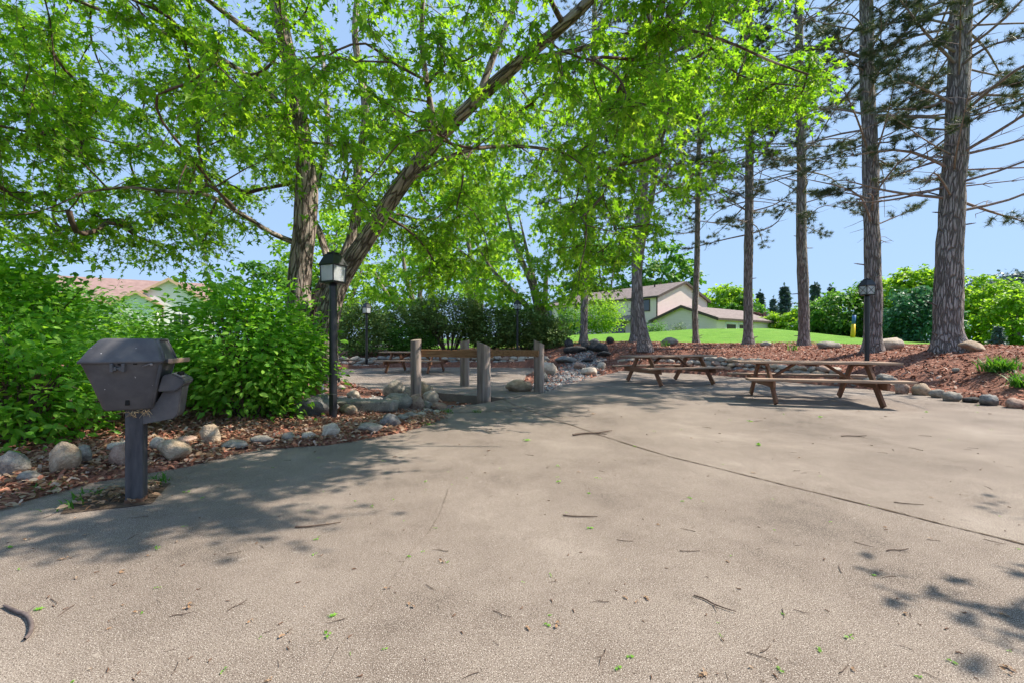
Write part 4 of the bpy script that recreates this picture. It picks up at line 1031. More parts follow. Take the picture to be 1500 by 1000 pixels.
# shrubs
def shrub(name, label, base, rx, ry, h_, nl, lsize, lm, stems=10, cat='bush', group=None, tmpl=(OVAL_V, OVAL_F), low=.12, shell=.45, lump=.25, z0=None, srad=.012, tilt=.55, branchy=True, leaf_part='foliage', flat_top=0.0, holes=False):
    bx_, by_ = base; bz = H(bx_, by_) if z0 is None else z0
    g = empty(name, (bx_, by_, bz), 0, label, cat, group); off = Vector((bx_ * 3.1, by_ * 1.7, h_))
    T = Tubes()
    for i in range(stems):
        a = R.uniform(0, 2 * math.pi); rr_ = R.uniform(.35, .85)
        e = Vector((rx * rr_ * math.cos(a), ry * rr_ * math.sin(a), h_ * R.uniform(.6, .92)))
        s_ = Vector((rx * .12 * math.cos(a), ry * .12 * math.sin(a), -.05)); m = s_.lerp(e, .5) + Vector((0, 0, h_ * .12))
        sp = smooth_path([s_, m, e], 7); T.tube(sp, interp([srad, srad * .8, srad * .3], 7), 5)
        if branchy:
            for k in range(3):
                q = sp[2 + k]; T.tube([q, q + Vector((R.uniform(-.3, .3) * rx, R.uniform(-.3, .3) * ry, R.uniform(.1, .25) * h_))], [srad * .5, srad * .2], 4)
    # leaves: clustered in sprays inside a lumpy dome
    ncl = max(20, nl // 14); cen = []
    while len(cen) < ncl:
        v = Vector((R.gauss(0, 1), R.gauss(0, 1), R.gauss(0, 1))).normalized()
        f = R.uniform(shell, 1) ** .6
        lm_ = 1 + lump * noise.noise(v * 1.8 + off) + lump * .6 * noise.noise(v * 4 + off)
        if flat_top: v = Vector((v.x, v.y, max(-.9, min(.62, v.z)) / .62 * (1 if v.z > 0 else .62)))
        q = Vector((v.x * rx, v.y * ry, v.z * h_ * (.5 if not flat_top else .5))) * f * lm_ + Vector((0, 0, h_ * (.5 + low * .3)))
        if q.z < low * h_ * .5 or q.z < .03: continue
        if holes and noise.noise(q * 2.6 + off) < -.22: continue
        cen.append(tuple(q) + tuple(v))
    if holes:                                        # upright young shoots that break the outline
        for k in range(26):
            b_ = Vector(cen[R.randrange(len(cen))][:3])
            if b_.z < h_ * .6: continue
            e_ = b_ + Vector((R.uniform(-.14, .14), R.uniform(-.14, .14), R.uniform(.16, .36)))
            T.tube([b_, (b_ + e_) / 2, e_], [.004, .003, .0015], 4)
            for f in np.linspace(.1, 1, 3): cen.append(tuple(b_.lerp(e_, f)) + (0, 0, 1))
    T.build('stems', M['twig'], g)
    cen = np.array(cen); rep = np.repeat(cen, 14, 0); n = len(rep)
    sp_ = lsize * 1.9
    P_ = rep[:, :3] + NR.normal(0, sp_, (n, 3)) * np.array([1, 1, .6])
    P_[:, 2] = np.maximum(P_[:, 2], .02)
    out = rep[:, 3:] + NR.normal(0, .7, (n, 3)); out[:, 2] = out[:, 2] * .5 - .1
    nr = rep[:, 3:] * .45 + NR.normal(0, tilt * .6, (n, 3)); nr[:, 2] += .9
    scatter(leaf_part, tmpl[0], tmpl[1], P_, frames(out, nr), lsize * NR.uniform(.6, 1.2, n), M[lm], g)
    return g
D = dict(lump=.5, stems=22, holes=True, tilt=.85)
shrub('dogwood_bush', 'big light green leafy bush at the left edge beside the grill', (-6.05, 4.9), .95, .9, 1.9, 6000, .105, 'dogwood_leaf', **D)
shrub('dogwood_bush', 'low leafy bush spilling toward the patio at the left frame edge', (-4.95, 4.25), .75, .5, 1.0, 2800, .10, 'dogwood_leaf', **D)
shrub('dogwood_bush', 'dense green bush right behind the grill post', (-5.1, 6.3), .9, .65, .82, 3800, .10, 'dogwood_leaf', **D)
shrub('dogwood_bush', 'rounded leafy bush between the grill and the lamp post', (-3.6, 5.75), .9, .8, 1.7, 6600, .10, 'dogwood_leaf', **D)
shrub('dogwood_bush', 'leafy bush in front of the maple trunk right of the rounded one', (-3.4, 6.15), .5, .5, 1.2, 2400, .10, 'dogwood_leaf', **D)
shrub('background_bush', 'medium green bush between the leafy bushes below the white gabled house', (-9.2, 11.0), 1.5, 1.2, .9, 3000, .16, 'mid_leaf', lump=.4)
shrub('background_bush', 'tall shadowed bush behind the left edge bush', (-11.0, 8.6), 1.6, 1.3, 2.0, 3600, .16, 'mid_leaf', lump=.4)
shrub('background_bush', 'green bush left of the white gabled house roof', (-22.5, 22), 3.0, 2.0, 3.0, 3000, .3, 'mid_leaf', lump=.4)

Yw = dict(tmpl=(DIAM_V, DIAM_F), lump=.22, tilt=.9, shell=.6)
shrub('yew_shrub', 'dark stemmy yew with bare trunks behind the far picnic table', (-3.1, 21.0), 1.9, 1.0, 2.15, 9000, .13, 'yew_leaf', low=.95, stems=18, srad=.035, **Yw)
shrub('yew_shrub', 'dark clipped yew hedge clump left of the thin lamp post', (-1.1, 21.2), 1.45, 1.0, 1.9, 9000, .13, 'yew_leaf', low=.35, stems=8, srad=.03, **Yw)
shrub('yew_shrub', 'dark clipped yew hedge clump directly behind the thin lamp post', (.65, 21.2), 1.35, 1.0, 1.8, 9000, .13, 'yew_leaf', low=.3, stems=8, srad=.03, **Yw)
shrub('yew_shrub', 'rounded yew at the right end of the hedge', (1.75, 20.9), .9, .8, 1.3, 5000, .12, 'yew_leaf', low=.15, stems=6, **Yw)
shrub('low_hedge', 'low flat topped bright green hedge behind the small distant lamp', (-5.0, 21.0), 1.3, .7, 1.05, 4500, .11, 'mid_leaf', low=.3, stems=10, flat_top=1, **{**Yw, 'lump': .1})
shrub('cedar_shrub', 'tall dark evergreen shrub beside the maple trunk behind the lamp', (-7.1, 20.0), 1.0, .8, 2.3, 6500, .13, 'yew_leaf', low=.15, stems=8, **Yw)
shrub('cedar_shrub', 'brownish green evergreen shrub between the tall shrub and the yews', (-5.3, 22.3), 1.8, .9, 2.15, 8500, .13, 'yew_leaf', low=.2, stems=8, **Yw)
c = at(878, 482, 44); shrub('round_bush', 'light green rounded bush in front of the beige house', (c.x, 44), 2.2, 1.6, 3.6, 4200, .24, 'light_leaf', z0=H(c.x, 44) - .1, tmpl=(DIAM_V, DIAM_F))
c = at(832, 482, 42); shrub('cone_bush', 'dark green egg shaped bush beside the house porch', (c.x, 42), .95, .9, 2.5, 2400, .2, 'mid_leaf', tmpl=(DIAM_V, DIAM_F), z0=H(c.x, 42) - .1)
c = at(962, 482, 50); shrub('foundation_bush', 'small green bush at the corner of the garage wing', (c.x, 50), .9, .8, 1.5, 900, .22, 'mid_leaf', tmpl=(DIAM_V, DIAM_F), z0=1.75)
c = at(996, 482, 50); shrub('foundation_bush', 'dark little shrub under the garage gable', (c.x, 50), .55, .5, 1.2, 500, .2, 'yew_leaf', tmpl=(DIAM_V, DIAM_F), z0=1.8)

# right hand background trees
def bgtree(px, top, bot, Y, wpx, lm, label, ls=.3, ncl=110, z0=None, cat='tree'):
    c = at(px, (top + bot) / 2, Y); rx = wpx / 2 / F * Y; rz = (bot - top) / 2 / F * Y
    return broad_tree('background_tree', label, (c.x, Y), .16, S1 + [(.3, .1, .2), (-.3, 0, .2)], c, (rx, rx * .8, rz), ncl, 6, 7, .32 * rx, ls, lm, cat=cat, hole=-.35)
bgtree(1245, 415, 500, 31, 120, 'mid_leaf', 'medium green tree behind the yellow guard and the right lamp post', .26, 170)
bgtree(1215, 450, 500, 33, 60, 'mid_leaf', 'small green tree left of the yellow guard', .24, 80)
bgtree(1335, 385, 505, 27, 80, 'light_leaf', 'tall light green tree between the two largest pines', .24, 150)
bgtree(1345, 418, 510, 24, 92, 'blue_leaf', 'dense bluish green tree immediately left of the thickest pine', .2, 190)
bgtree(1300, 402, 505, 30, 80, 'light_leaf', 'yellow green tree behind the right lamp post pine', .26, 110)
bgtree(1440, 398, 515, 28, 95, 'light_leaf', 'light green tree just right of the thickest pine', .24, 170)
bgtree(1490, 418, 520, 24, 80, 'light_leaf', 'yellow green young tree at the right frame edge', .2, 130)
bgtree(1475, 398, 470, 60, 130, 'hazy_spruce_leaf', 'dark green tree mass far off at the right edge', .55, 130)
bgtree(1170, 450, 490, 60, 60, 'light_leaf', 'pale green rounded tree behind the lawn mound', .45, 80)
bgtree(1130, 458, 490, 62, 40, 'light_leaf', 'pale shrub like tree right of the garage roof', .4, 60)
bgtree(1195, 440, 485, 66, 60, 'mid_leaf', 'green tree left of the right hand trees beyond the lawn', .5, 80)
bgtree(1092, 432, 480, 95, 60, 'mid_leaf', 'green tree behind the right end of the garage roof', .8, 70)
bgtree(1062, 413, 470, 100, 70, 'light_leaf', 'pale green round tree behind the right gable', .8, 90)
bgtree(1113, 455, 480, 85, 40, 'purple_leaf', 'purple leaved tree beyond the garage roof', .6, 60)
bgtree(20, 395, 500, 38, 200, 'mid_leaf', 'broad green tree behind the left edge bush', .34, 130)
def spruce(px, top, bot, Y, wpx, label):
    c = at(px, bot, Y); h_ = (bot - top) / F * Y; rx = wpx / 2 / F * Y; z0 = c.z - .3 * h_; h_ *= 1.3
    g = empty('spruce_tree', (c.x, Y, z0), 0, label, 'tree')
    T = Tubes(); T.tube([(0, 0, -2), (0, 0, h_ * .5), (0, 0, h_)], [.3, .2, .03], 6); P_ = []; Dd = []
    nl = 15
    for i in range(nl):
        zf = .12 + .88 * i / nl
        for k in range(9):
            a = R.uniform(0, 6.28); L_ = rx * (1.05 - zf) * R.uniform(.65, 1.15)
            d = Vector((math.cos(a), math.sin(a), -.25)); T.tube([(0, 0, zf * h_), tuple(Vector((0, 0, zf * h_)) + d * L_)], [.05, .02], 3)
            for q in np.linspace(.15, 1, 7):
                P_.append(tuple(Vector((0, 0, zf * h_)) + d * L_ * q)); Dd.append((d.x + R.gauss(0, .5), d.y + R.gauss(0, .5), -.3 + R.gauss(0, .3)))
    P_.append((0, 0, h_)); Dd.append((0, 0, 1))
    T.build('trunk', M['twig'], g)
    P_ = np.array(P_); Dd = np.array(Dd); n = len(P_)
    P_ = np.repeat(P_, 3, 0) + NR.normal(0, h_ / 60, (3 * n, 3)); Dd = np.repeat(Dd, 3, 0) + NR.normal(0, .3, (3 * n, 3))
    scatter('crown', DIAM_V, DIAM_F, P_, frames(Dd, NR.normal(0, .4, (3 * n, 3)) + np.array([0, 0, 1.0])), h_ / 15 * NR.uniform(.6, 1.3, 3 * n), M['hazy_spruce_leaf'], g)
spruce(1113, 428, 475, 105, 22, 'dark spruce nearest the garage roof on the skyline')
spruce(1149, 419, 475, 100, 26, 'tallest dark spruce on the skyline between two pines')
spruce(1194, 416, 470, 110, 22, 'spruce on the skyline just right of the middle pine')
spruce(1218, 420, 470, 112, 20, 'slim spruce on the skyline left of the right hand trees')
spruce(1133, 437, 475, 115, 20, 'short pale spruce between two darker skyline spruces')
spruce(1462, 478, 515, 20, 36, 'small blue green spruce behind the long buff boulder')

# ------------------------------------------------------------------ pines
def pine(i, label, rb, rt, path, zlow, dense, lmul=1.0):
    px, py, Y = PINES[i]; b = at(px, py, Y); bz = H(b.x, b.y)
    g = empty('pine_tree', (b.x, b.y, bz), 0, label, 'tree', 'tall pines along the lawn edge')
    T = Tubes(); pts = [Vector((0, 0, -.2)), Vector((0, 0, .0))]
    for (qx, qy) in path: pts.append(at(qx, qy, Y) - Vector((b.x, b.y, bz)))
    top = pts[-1] + (pts[-1] - pts[-2]).normalized() * 3.0; pts.append(top)
    n = 44; sp = smooth_path(pts, n); zt = top.z
    sr = [rb + (rt - rb) * min(1, max(0, q.z) / zt) for q in sp]
    sr = [r_ * (1 + .5 * max(0, 1 - max(q.z, 0) / .6) ** 2) for r_, q in zip(sr, sp)]
    sr = [r_ * (.84 if i < 2 else .80) for r_ in sr]
    T.tube(sp, sr, 20, wob=.16, seed=i * 5.1)
    for k in range(16):      # broken stubs
        q = sp[R.randrange(6, 30)]; a = R.uniform(0, 6.28); d = Vector((math.cos(a), math.sin(a), R.uniform(-.2, .4))); l_ = rb * R.uniform(1.1, 2.0)
        T.tube([q, q + d * l_ * .8, q + d * l_], [.022, .018, .006], 5)
    T.build('trunk', M['pine_bark'], g)
    T2 = Tubes(); tuft = []; tdir = []
    z_ = zlow; zs = np.array([q.z for q in sp])
    while z_ < zt - .3:
        k = R.randint(2, 5) if z_ > zlow + .8 else R.randint(1, 2); a0 = R.uniform(0, 6.28)
        for q in range(k):
            a = a0 + q * 2 * math.pi / k + R.uniform(-.4, .4); L_ = lmul * R.uniform(1.5, 3.6) * (1 - .35 * max(0, (z_ - zlow)) / (zt - zlow + .01))
            j = int(np.argmin(abs(zs - (z_ + R.uniform(-.12, .12))))); s_ = sp[j]
            up = R.uniform(-.28, .5); d = Vector((math.cos(a), math.sin(a), up)).normalized()
            dead = R.random() < (.34 if z_ < zlow + 3 else .18)
            m = s_ + d * L_ * .5 + Vector((R.uniform(-.15, .15), R.uniform(-.15, .15), R.uniform(-.08, .10) * L_)); e = s_ + d * L_ + Vector((R.uniform(-.4, .4), R.uniform(-.4, .4), R.uniform(-.22, .16) * L_))
            bp = smooth_path([s_, m, e], 8); br = (.016 + rb * .065) * R.uniform(.6, 1.25)
            T2.tube(bp, interp([br, br * .7, br * .25], 8), 5)
            for t in range(2, 8):
                for sgn in (-1, 1):
                    if R.random() < (.12 if t > 3 else .5): continue
                    sd = Vector((-d.y, d.x, 0)) * sgn; l2 = L_ * R.uniform(.14, .34) * (1.15 - t / 10)
                    e2 = bp[t] + (sd * .8 + d * .7 + Vector((0, 0, R.uniform(-.2, .25)))).normalized() * l2
                    T2.tube([bp[t], (bp[t] + e2) / 2 + Vector((R.uniform(-.08, .08), R.uniform(-.08, .08), R.uniform(-.05, .09))), e2], [br * .3, br * .22, br * .1], 3)
                    if not dead and t > 3:
                        for f in (.45, .72, 1.0):
                            if R.random() < dense + .25: tuft.append(tuple(bp[t].lerp(e2, f) + Vector((R.uniform(-.1, .1), R.uniform(-.1, .1), R.uniform(-.06, .1))))); tdir.append(tuple((e2 - bp[t]).normalized()))
            if not dead:
                for f in range(5, 8): tuft.append(tuple(bp[f])); tdir.append(tuple(d))
        z_ += R.uniform(.28, .5)
    T2.build('branches', M['pine_limb'], g)
    tf = np.array(tuft); td = np.array(tdir); nn = 46; n = len(tf) * nn
    base = np.repeat(tf, nn, 0); dd = np.repeat(td, nn, 0) * .6 + NR.normal(0, .62, (n, 3)); dd[:, 2] += .12
    base = base - np.repeat(td, nn, 0) * NR.uniform(0, .10, (n, 1))
    L_ = NR.uniform(.11, .19, n)
    scatter('crown', NEED_V, NEED_F, base, frames(dd, NR.normal(0, 1, (n, 3))), np.column_stack([np.full(n, .0125), L_, L_]), M['needle'], g)
pine(0, 'thickest pine at right with deeply furrowed bark between two pale boulders', .345, .17, [(1388, 440), (1393, 330), (1400, 220), (1404, 120), (1408, 10), (1412, -140)], 3.4, .62, 1.0)
pine(1, 'second thickest pine standing behind the right lamp post', .255, .15, [(1279, 430), (1277, 330), (1274, 220), (1270, 110), (1269, 0), (1268, -120)], 3.6, .6, .95)
pine(2, 'straight slim pine on the mulch edge left of the lamp post pine', .26, .16, [(1177, 440), (1174, 340), (1174, 240), (1171, 120), (1170, 0)], 5.2, .6)
pine(3, 'straight pine rising beside the right end of the garage wing', .25, .15, [(1096, 420), (1097, 320), (1098, 220), (1097, 110), (1098, 0)], 5.0, .6)
pine(4, 'thin leaning pine in front of the right house gable', .19, .10, [(1018, 460), (1021, 380), (1022, 300), (1024, 200), (1026, 80), (1030, 0)], 5.5, .55, .8)
pine(5, 'crooked pine with curved trunk nearest the farther picnic table', .29, .15, [(935, 455), (933, 400), (938, 330), (944, 250), (948, 160), (950, 60)], 4.8, .5)
pine(6, 'pine partly hidden directly behind the crooked one', .23, .12, [(930, 440), (940, 360), (956, 280), (966, 200), (975, 100)], 6.5, .5, .8)
pine(7, 'pine with leafy maple boughs hanging before it near the dark rocks', .22, .13, [(856, 430), (862, 350), (866, 260), (868, 160), (870, 60)], 5.5, .5)

# ------------------------------------------------------------------ a shade maple just outside the right of the frame (its shadow lies on the concrete)
def offtree():
    g = empty('shade_maple', (7.4, 3.2, H(7.4, 3.2)), 0, 'maple beside the patio whose leaf shadow falls on the right foreground', 'tree')
    T = Tubes(); sp = smooth_path([(1.9, .2, -.2), (1.9, .2, 1.5), (1.3, .1, 3), (1.0, 0, 4.6), (.8, 0, 6)], 14); sr = interp([.2, .16, .12, .08, .03], 14); T.tube(sp, sr, 10)
    tg = []
    for zc, x0, y0, n in ((3.4, 4.45, 2.05, 16), (3.4, 4.95, 2.15, 16), (3.5, 4.65, 1.8, 18), (3.7, 5.2, 1.95, 22), (4.4, 7.0, 3.0, 16), (5.0, 7.5, 3.2, 14)):
        for k in range(n // 4 + 1): tg.append((x0 - 7.15 + R.gauss(0, .30), y0 - 3.2 + R.gauss(0, .22), zc + R.gauss(0, .3)))
    tg = np.array(tg); pos, par, fixed, lf = grow([(sp, sr)], tg); tree_tubes(T, pos, par, fixed, lf)
    T.build('trunk', M['maple_bark'], g)
    P_, Mx, S_ = spray_leaves(tg, 3, 5, .3, .115, droop=.5)
    scatter('crown', MAPLE_V, MAPLE_F, P_, Mx, S_, M['maple_leaf'], g)
offtree()

# ------------------------------------------------------------------ houses
def gable_block(g, name, x0, x1, y0, y1, ze, zr, wall, roof, trim, ridge='y', oh=.4, zb=-1.5):
    bm = bmesh.new()
    if ridge == 'y':
        xm = (x0 + x1) / 2; prism(bm, [(x0, zb), (x1, zb), (x1, ze), (xm, zr), (x0, ze)], 'y', y0, y1)
    else:
        ym = (y0 + y1) / 2; prism(bm, [(y0, zb), (y1, zb), (y1, ze), (ym, zr), (y0, ze)], 'x', x0, x1)
    wl_ = bm_link('wall', bm, wall, g)
    bm = bmesh.new(); bt = bmesh.new(); th = .16
    if ridge == 'y':
        a0, a1, b0, b1 = x0, x1, y0, y1
    else:
        a0, a1, b0, b1 = y0, y1, x0, x1
    am = (a0 + a1) / 2; sl_ = (zr - ze) / (am - a0)
    ax = 'y' if ridge == 'y' else 'x'
    e0, e1 = a0 - oh, a1 + oh; ez = ze - sl_ * oh
    prism(bm, [(e0, ez + .03), (am, zr + .03), (am, zr + .03 + th), (e0, ez + .03 + th)], ax, b0 - oh, b1 + oh)
    prism(bm, [(am, zr + .03), (e1, ez + .03), (e1, ez + .03 + th), (am, zr + .03 + th)], ax, b0 - oh, b1 + oh)
    rf = bm_link('roof', bm, roof, g)
    bm = bmesh.new(); t2 = .26
    for bb in (b0 - oh - .05, b1 + oh + .01):
        prism(bm, [(e0 - .02, ez - t2 + .1), (am, zr - t2 + .1), (am, zr + .05 + th), (e0 - .02, ez + .05 + th)], ax, bb, bb + .04)
        prism(bm, [(am, zr - t2 + .1), (e1 + .02, ez - t2 + .1), (e1 + .02, ez + .05 + th), (am, zr + .05 + th)], ax, bb, bb + .04)
    for ee in (e0 - .03, e1): prism(bm, [(ee, ez - .1), (ee + .03, ez - .1), (ee + .03, ez + .14), (ee, ez + .14)], ax, b0 - oh + .01, b1 + oh - .02)
    bm_link('fascia', bm, trim, rf)
    return wl_, rf
def window(g, face, c, w_, h_, trim, mull=1, door=False):
    """face: ('x', x, sign) a wall plane; c = (along, z)"""
    ax, v, sgn = face
    def bx3(bm, al, zz, sa, sz, dep, o_):
        if ax == 'x': box(bm, (v + sgn * o_, al, zz), (dep, sa, sz))
        else: box(bm, (al, v + sgn * o_, zz), (sa, dep, sz))
    t = .12; bm = bmesh.new()
    bx3(bm, c[0], c[1] + h_ / 2 + t / 2, w_ + 2 * t, t, .08, .045); bx3(bm, c[0], c[1] - h_ / 2 - t / 2, w_ + 2 * t, t, .10, .055)
    for s_ in (-1, 1): bx3(bm, c[0] + s_ * (w_ / 2 + t / 2), c[1], t, h_, .08, .045)
    for k in range(mull): bx3(bm, c[0] - w_ / 2 + w_ * (k + 1) / (mull + 1), c[1], .07, h_, .06, .036)
    f = bm_link('patio_door' if door else 'window', bm, trim, g)
    bm = bmesh.new(); bx3(bm, c[0], c[1], w_, h_, .02, .012); bm_link('pane', bm, M['window_glass'], f)
def beige_house():
    gz = 1.7; g = empty('beige_house', (20.6, 60, gz), math.atan2(.6, .8), 'two storey beige sided house with brown roof and low garage wing beyond the lawn', 'house')
    bs, rs, bt = M['beige_siding'], M['roof_shingle'], M['brown_trim']
    ze = 7.5 - gz; zr = 9.95 - gz
    wl_, rf = gable_block(g, 'main', 0, 13.5, 0, 25, ze, zr, bs, rs, bt)
    gable_block(g, 'garage', -1.1, 14.9, -9.1, -.02, 3.95 - gz, 5.65 - gz, bs, rs, bt, ridge='x')
    fx = ('x', 0, -1)
    window(g, fx, (2.6, 4.6), 2.6, 1.5, bt, 1); window(g, fx, (9.6, 4.5), 2.4, 1.5, bt, 1); window(g, fx, (19, 4.5), 2.4, 1.5, bt, 1); window(g, fx, (23, 4.5), 1.8, 1.5, bt, 1)
    window(g, fx, (7.2, 1.05), 3.0, 2.1, bt, 1, True); window(g, fx, (15.5, 1.05), 1.6, 2.1, bt, 0, True); window(g, fx, (20.5, 1.05), 3.0, 2.1, bt, 1, True)
    for a, b in ((3.5, 10.5), (14.2, 22.5)):
        bm = bmesh.new(); prism(bm, [(0.0, 3.35), (-1.5, 2.55), (-1.5, 2.38), (0.0, 2.38)], 'y', a, b); bm_link('awning_roof', bm, rs, g)
    bm = bmesh.new(); box(bm, (-.05, .03, ze / 2 - .4), (.14, .14, ze + .8)); box(bm, (13.54, .03, ze / 2), (.12, .12, ze + .4)); bm_link('corner_trim', bm, bt, g)
    for x in (1.2, 4.6):
        bm = bmesh.new(); box(bm, (x + 1.2, -9.12, .6), (2.5, .06, 1.9)); d_ = bm_link('garage_door', bm, M['brown_trim'], g)
        bm = bmesh.new()
        for s_ in (-1.35, 1.35): box(bm, (x + 1.2 + s_, -9.14, .65), (.18, .1, 2.0))
        box(bm, (x + 1.2, -9.14, 1.72), (2.52, .1, .16)); bm_link('door_frame', bm, M['white_paint'], d_)
    for y in (4.0, 12.0):
        bm = bmesh.new(); ring_loft(bm, [(.12, zr - .6), (.12, zr - .05), (.16, zr - .05), (.16, zr + .05)], 8, (5.2, y)); bm_link('roof_vent', bm, bt, rf)
beige_house()
def white_house():
    c = at(250, 480, 50); gz = .9
    g = empty('white_house', (c.x, 50, gz), rad(30), 'white sided gabled house with pink brown roof behind the left bushes', 'house')
    ws, rs, tt_ = M['white_siding'], M['pink_shingle'], M['tan_trim']
    gable_block(g, 'wing', -3.7, 3.5, 0, 9, 5.9 - gz, 8.35 - gz, ws, rs, tt_, oh=.5)
    gable_block(g, 'main', -17, 3.0, 2.6, 11, 5.9 - gz, 8.7 - gz, ws, rs, tt_, ridge='x', oh=.5)
    gable_block(g, 'porch', -4.6, -1.0, -1.4, -.02, 5.35 - gz, 6.6 - gz, ws, rs, tt_, oh=.35)
    window(g, ('y', 0, -1), (1.0, 2.6), 1.4, 1.6, M['white_paint'], 1)
    window(g, ('y', 2.6, -1), (-8, 2.8), 2.2, 1.5, M['white_paint'], 1)
    bm = bmesh.new(); box(bm, (-.72, -.08, 2.2), (.14, .12, 4.4)); bm_link('downspout', bm, M['brown_trim'], g)
white_house()

# ------------------------------------------------------------------ small things
p = at(1249, 490, 24.0); g = empty('guy_wire_guard', (p.x, 24, H(p.x, 24)), 0, 'yellow guard sleeve with blue top standing on the lawn edge', 'marker post')
zt = CZ + 38 / F * 24 - H(p.x, 24); zm = zt * .6
bm = bmesh.new(); ring_loft(bm, [(.10, -.1), (.11, .2), (.09, zm)], 10); bm_link('yellow_sleeve', bm, M['yellow_plastic'], g, True)
bm = bmesh.new(); ring_loft(bm, [(.085, zm - .02), (.09, zt)], 10); bm_link('blue_sleeve', bm, M['blue_plastic'], g, True)
g.rotation_euler = (0, rad(4), 0)

def blades(name, label, cat, loc, n, L_, wid, mat, group=None, spread=.08):
    g = empty(name, loc, R.uniform(0, 6), label, cat, group); V = []; Fq = []
    for i in range(n):
        a = R.uniform(0, 6.28); l = L_ * R.uniform(.6, 1.15); lean = R.uniform(.25, .95)
        b = Vector((R.gauss(0, spread), R.gauss(0, spread), -.02)); d = Vector((math.cos(a), math.sin(a), 0)); s_ = Vector((-d.y, d.x, 0)); k0 = len(V)
        for t in range(6):
            f = t / 5; p_ = b + d * (l * lean * f * (.5 + .5 * f)) + Vector((0, 0, l * (f - .55 * lean * f * f)))
            ww = wid * (1 - f) ** .6 * .5 + .0005; V += [tuple(p_ - s_ * ww), tuple(p_ + s_ * ww)]
        for t in range(5): Fq.append((k0 + 2 * t, k0 + 2 * t + 1, k0 + 2 * t + 3, k0 + 2 * t + 2))
    link('leaf_blades', np_mesh(name, np.array(V), [np.array(Fq)], True), mat, g)
    return g
p = onground(1467, 543); blades('daylily_clump', 'bright green clump of strappy leaves on the mulch slope at right', 'plant', p, 300, .40, .026, M['daylily'], spread=.11)
p = onground(1502, 566); blades('daylily_clump', 'strappy leaved clump cut by the right frame edge', 'plant', p, 120, .36, .026, M['daylily'], spread=.09)
p = onground(975, 507); blades('mulch_weed', 'small green weed at the foot of the thin leaning pine', 'weed', p, 26, .4, .03, M['daylily'], spread=.08)
p = onground(1178, 512); blades('mulch_weed', 'little weed at the foot of the straight slim pine', 'weed', p + Vector((-.5, -.2, 0)), 16, .3, .03, M['daylily'], spread=.08)
for i, (px, py, nn, lb) in enumerate(((655, 603, 40, 'green weed tuft growing at the tip of the mulch bed by the patio corner'), (625, 622, 40, 'bright weed tuft growing in the patio edge below the flat stones'), (700, 603, 26, 'thin weed tuft in the joint before the thickest log post'),
                                    (232, 704, 36, 'weed tuft right of the grill post in its soil pit'), (100, 742, 26, 'weed tuft at the left end of the soil pit'), (62, 716, 24, 'green weed in the leaf litter left of the grill'), (125, 726, 26, 'weed tuft at the back edge of the soil pit left of the grill'))):
    p = onground(px, py); blades('weed_tuft', lb, 'weed', p, nn, .10, .012, M['daylily'], spread=.05)

# fallen leaves, twigs and seeds on the patio
def scrap_mesh(seed):
    NRs = np.random.default_rng(seed); n = 3 + seed % 3
    a = NRs.uniform(0, 6.28, n); d = np.stack([np.cos(a), np.sin(a), NRs.normal(.1, .15, n)], 1)
    nr = np.stack([NRs.normal(0, .5, n), NRs.normal(0, .5, n), np.ones(n)], 1); Mx = frames(d, nr); sc = NRs.uniform(.03, .06, n)
    T = np.array(OVAL_V) if seed % 2 else np.array(MAPLE_V); Fc = OVAL_F[0] if seed % 2 else MAPLE_F[0]
    pos = np.column_stack([NRs.normal(0, .018, (n, 2)), np.full(n, .012)])
    V = np.einsum('nij,nkj->nki', Mx, T[None] * sc[:, None, None]) + pos[:, None]
    V[..., 2] = np.maximum(V[..., 2], .005)
    return np_mesh('leaf_scrap', V.reshape(-1, 3), [(Fc[None] + (np.arange(n) * len(T))[:, None, None]).reshape(-1, 3)])
SCR = [scrap_mesh(k) for k in range(5)]
for s_ in SCR: s_.materials.append(M['dogwood_leaf'])
DSC = [scrap_mesh(30 + k) for k in range(4)]
for s_ in DSC: s_.materials.append(M['deadleaf'])
def twig_mesh(seed, L_, r_, bends=4, fork=True):
    rr_ = random.Random(seed); T = Tubes(); pts = [Vector((-L_ / 2, 0, r_ + .004))]; d = Vector((1, 0, 0))
    for i in range(bends):
        d = (d + Vector((0, rr_.uniform(-.45, .45), 0))).normalized(); pts.append(pts[-1] + d * L_ / bends + Vector((0, 0, rr_.uniform(0, .004))))
    T.tube(smooth_path(pts, 10), interp([r_, r_ * .9, r_ * .5], 10), 6)
    if fork:
        q = pts[2]; e = q + Vector((L_ * .22, L_ * rr_.choice((-.18, .18)), .006)); T.tube([q, (q + e) / 2, e], [r_ * .6, r_ * .5, r_ * .3], 5)
    return np_mesh('twig', np.concatenate(T.V), [np.concatenate(T.Q)], True, {'bark_co': np.concatenate(T.B)})
TW = [twig_mesh(k, 1.0, .02, fork=k % 2 == 0) for k in range(4)]
for s_ in TW: s_.materials.append(M['twig'])
SEED = twig_mesh(9, 1.0, .12, 3, False); SEED.materials.append(M['rust'])
def lay(name, me, x, y, sc, label, cat, group=None, rz=None):
    o = link(name, me); o.location = (x, y, 0.0015); o.scale = sc if isinstance(sc, tuple) else (sc, sc, sc); o.rotation_euler = (0, 0, R.uniform(0, 6.28) if rz is None else rz)
    return tag(o, label, cat, group)
def patio_pt(pyr=(585, 995)):
    while True:
        px = R.uniform(5, 1495); py = 590 + 408 * R.random() ** 1.25
        p = gd(px, py); X = np.array([p.x]); Y = np.array([p.y])
        if inside(PATIO, X, Y)[0] and edist(PATIO, X, Y)[0] > .12: return p
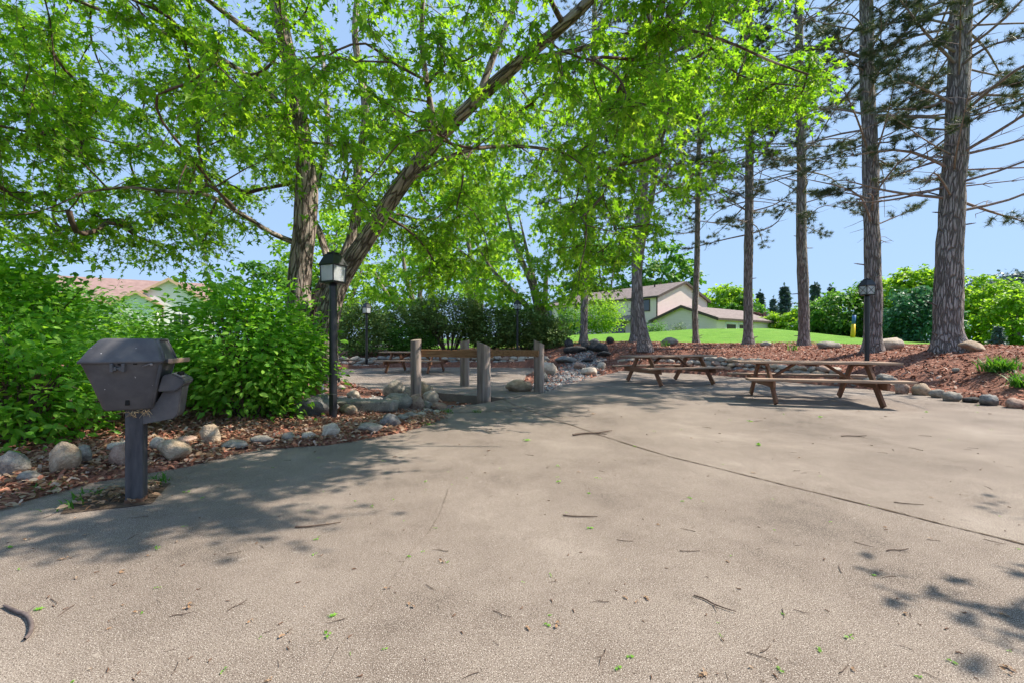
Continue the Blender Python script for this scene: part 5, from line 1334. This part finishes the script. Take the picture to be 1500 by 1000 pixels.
for k in range(90):
    p = patio_pt(); lay('fallen_leaf', SCR[k % 5], p.x, p.y, R.choice((.18, .22, .27, .34, .5)) * (.8 if p.y < 3 else 1 if p.y < 4 else 2.0), 'small scrap of fresh green leaf lying on the open concrete', 'fallen leaf', 'green leaf scraps on the concrete')
for k in range(60):
    p = patio_pt(); lay('dead_leaf', DSC[k % 4], p.x, p.y, R.uniform(.2, .5) * (1 if p.y < 4 else 1.7), 'dry tan leaf scrap lying on the open concrete', 'dead leaf', 'dry leaf scraps on the concrete')
for k in range(90):
    p = patio_pt(); s_ = R.uniform(.03, .09) * (1 if p.y < 4 else 1.7); lay('fallen_twig', TW[k % 4], p.x, p.y, s_, 'short thin dark twig lying on the open concrete', 'twig', 'short twigs on the concrete')
for k in range(190):
    p = patio_pt(); s_ = R.uniform(.006, .022) * (1 if p.y < 4 else 1.9); lay('fallen_bud', SEED, p.x, p.y, s_, 'tiny brown bud scale or bark bit on the open concrete', 'bark bit', 'brown bits on the concrete')
for px, py, L_, rz_, lb, fk in ((467, 768, 62, .35, 'pale curved twig on the concrete right of the grill shadow', 1), (1043, 888, 60, -1.0, 'forked dark twig on the foreground concrete right of center', 0), (873, 637, 70, .15, 'long dead forked branch lying near the patio joint', 0), (1255, 640, 40, -.2, 'dark twig with green tip on the far slab', 0),
                                (850, 755, 50, 0.0, 'straight thin twig in the middle of the patio', 1), (1320, 808, 40, -.1, 'twig with green leaf tip above the right foreground shadow', 0), (1330, 737, 36, -.2, 'dark twig lying across the joint at right', 1), (1010, 806, 30, .1, 'short dark twig right of the middle of the patio', 1)):
    p = gd(px, py); lay('fallen_twig', TW[2 if fk == 0 else 1], p.x, p.y, L_ / F * p.y, lb, 'twig', rz=rz_)
# bent stick bottom left
p0 = [gd(*q) + Vector((0, 0, .010)) for q in ((6, 889), (22, 897), (38, 903), (46, 915), (44, 930), (36, 939))]
T = Tubes(); T.tube(smooth_path(p0, 16), interp([.005, .007, .0075, .0075, .007, .005], 16), 8, wob=.15); T.tube([p0[2], p0[2] + Vector((-.01, .04, .01))], [.004, .002], 5)
o = T.build('bent_stick', M['stick_bark']); tag(o, 'thick bent grey stick on the concrete at the lower left', 'stick')
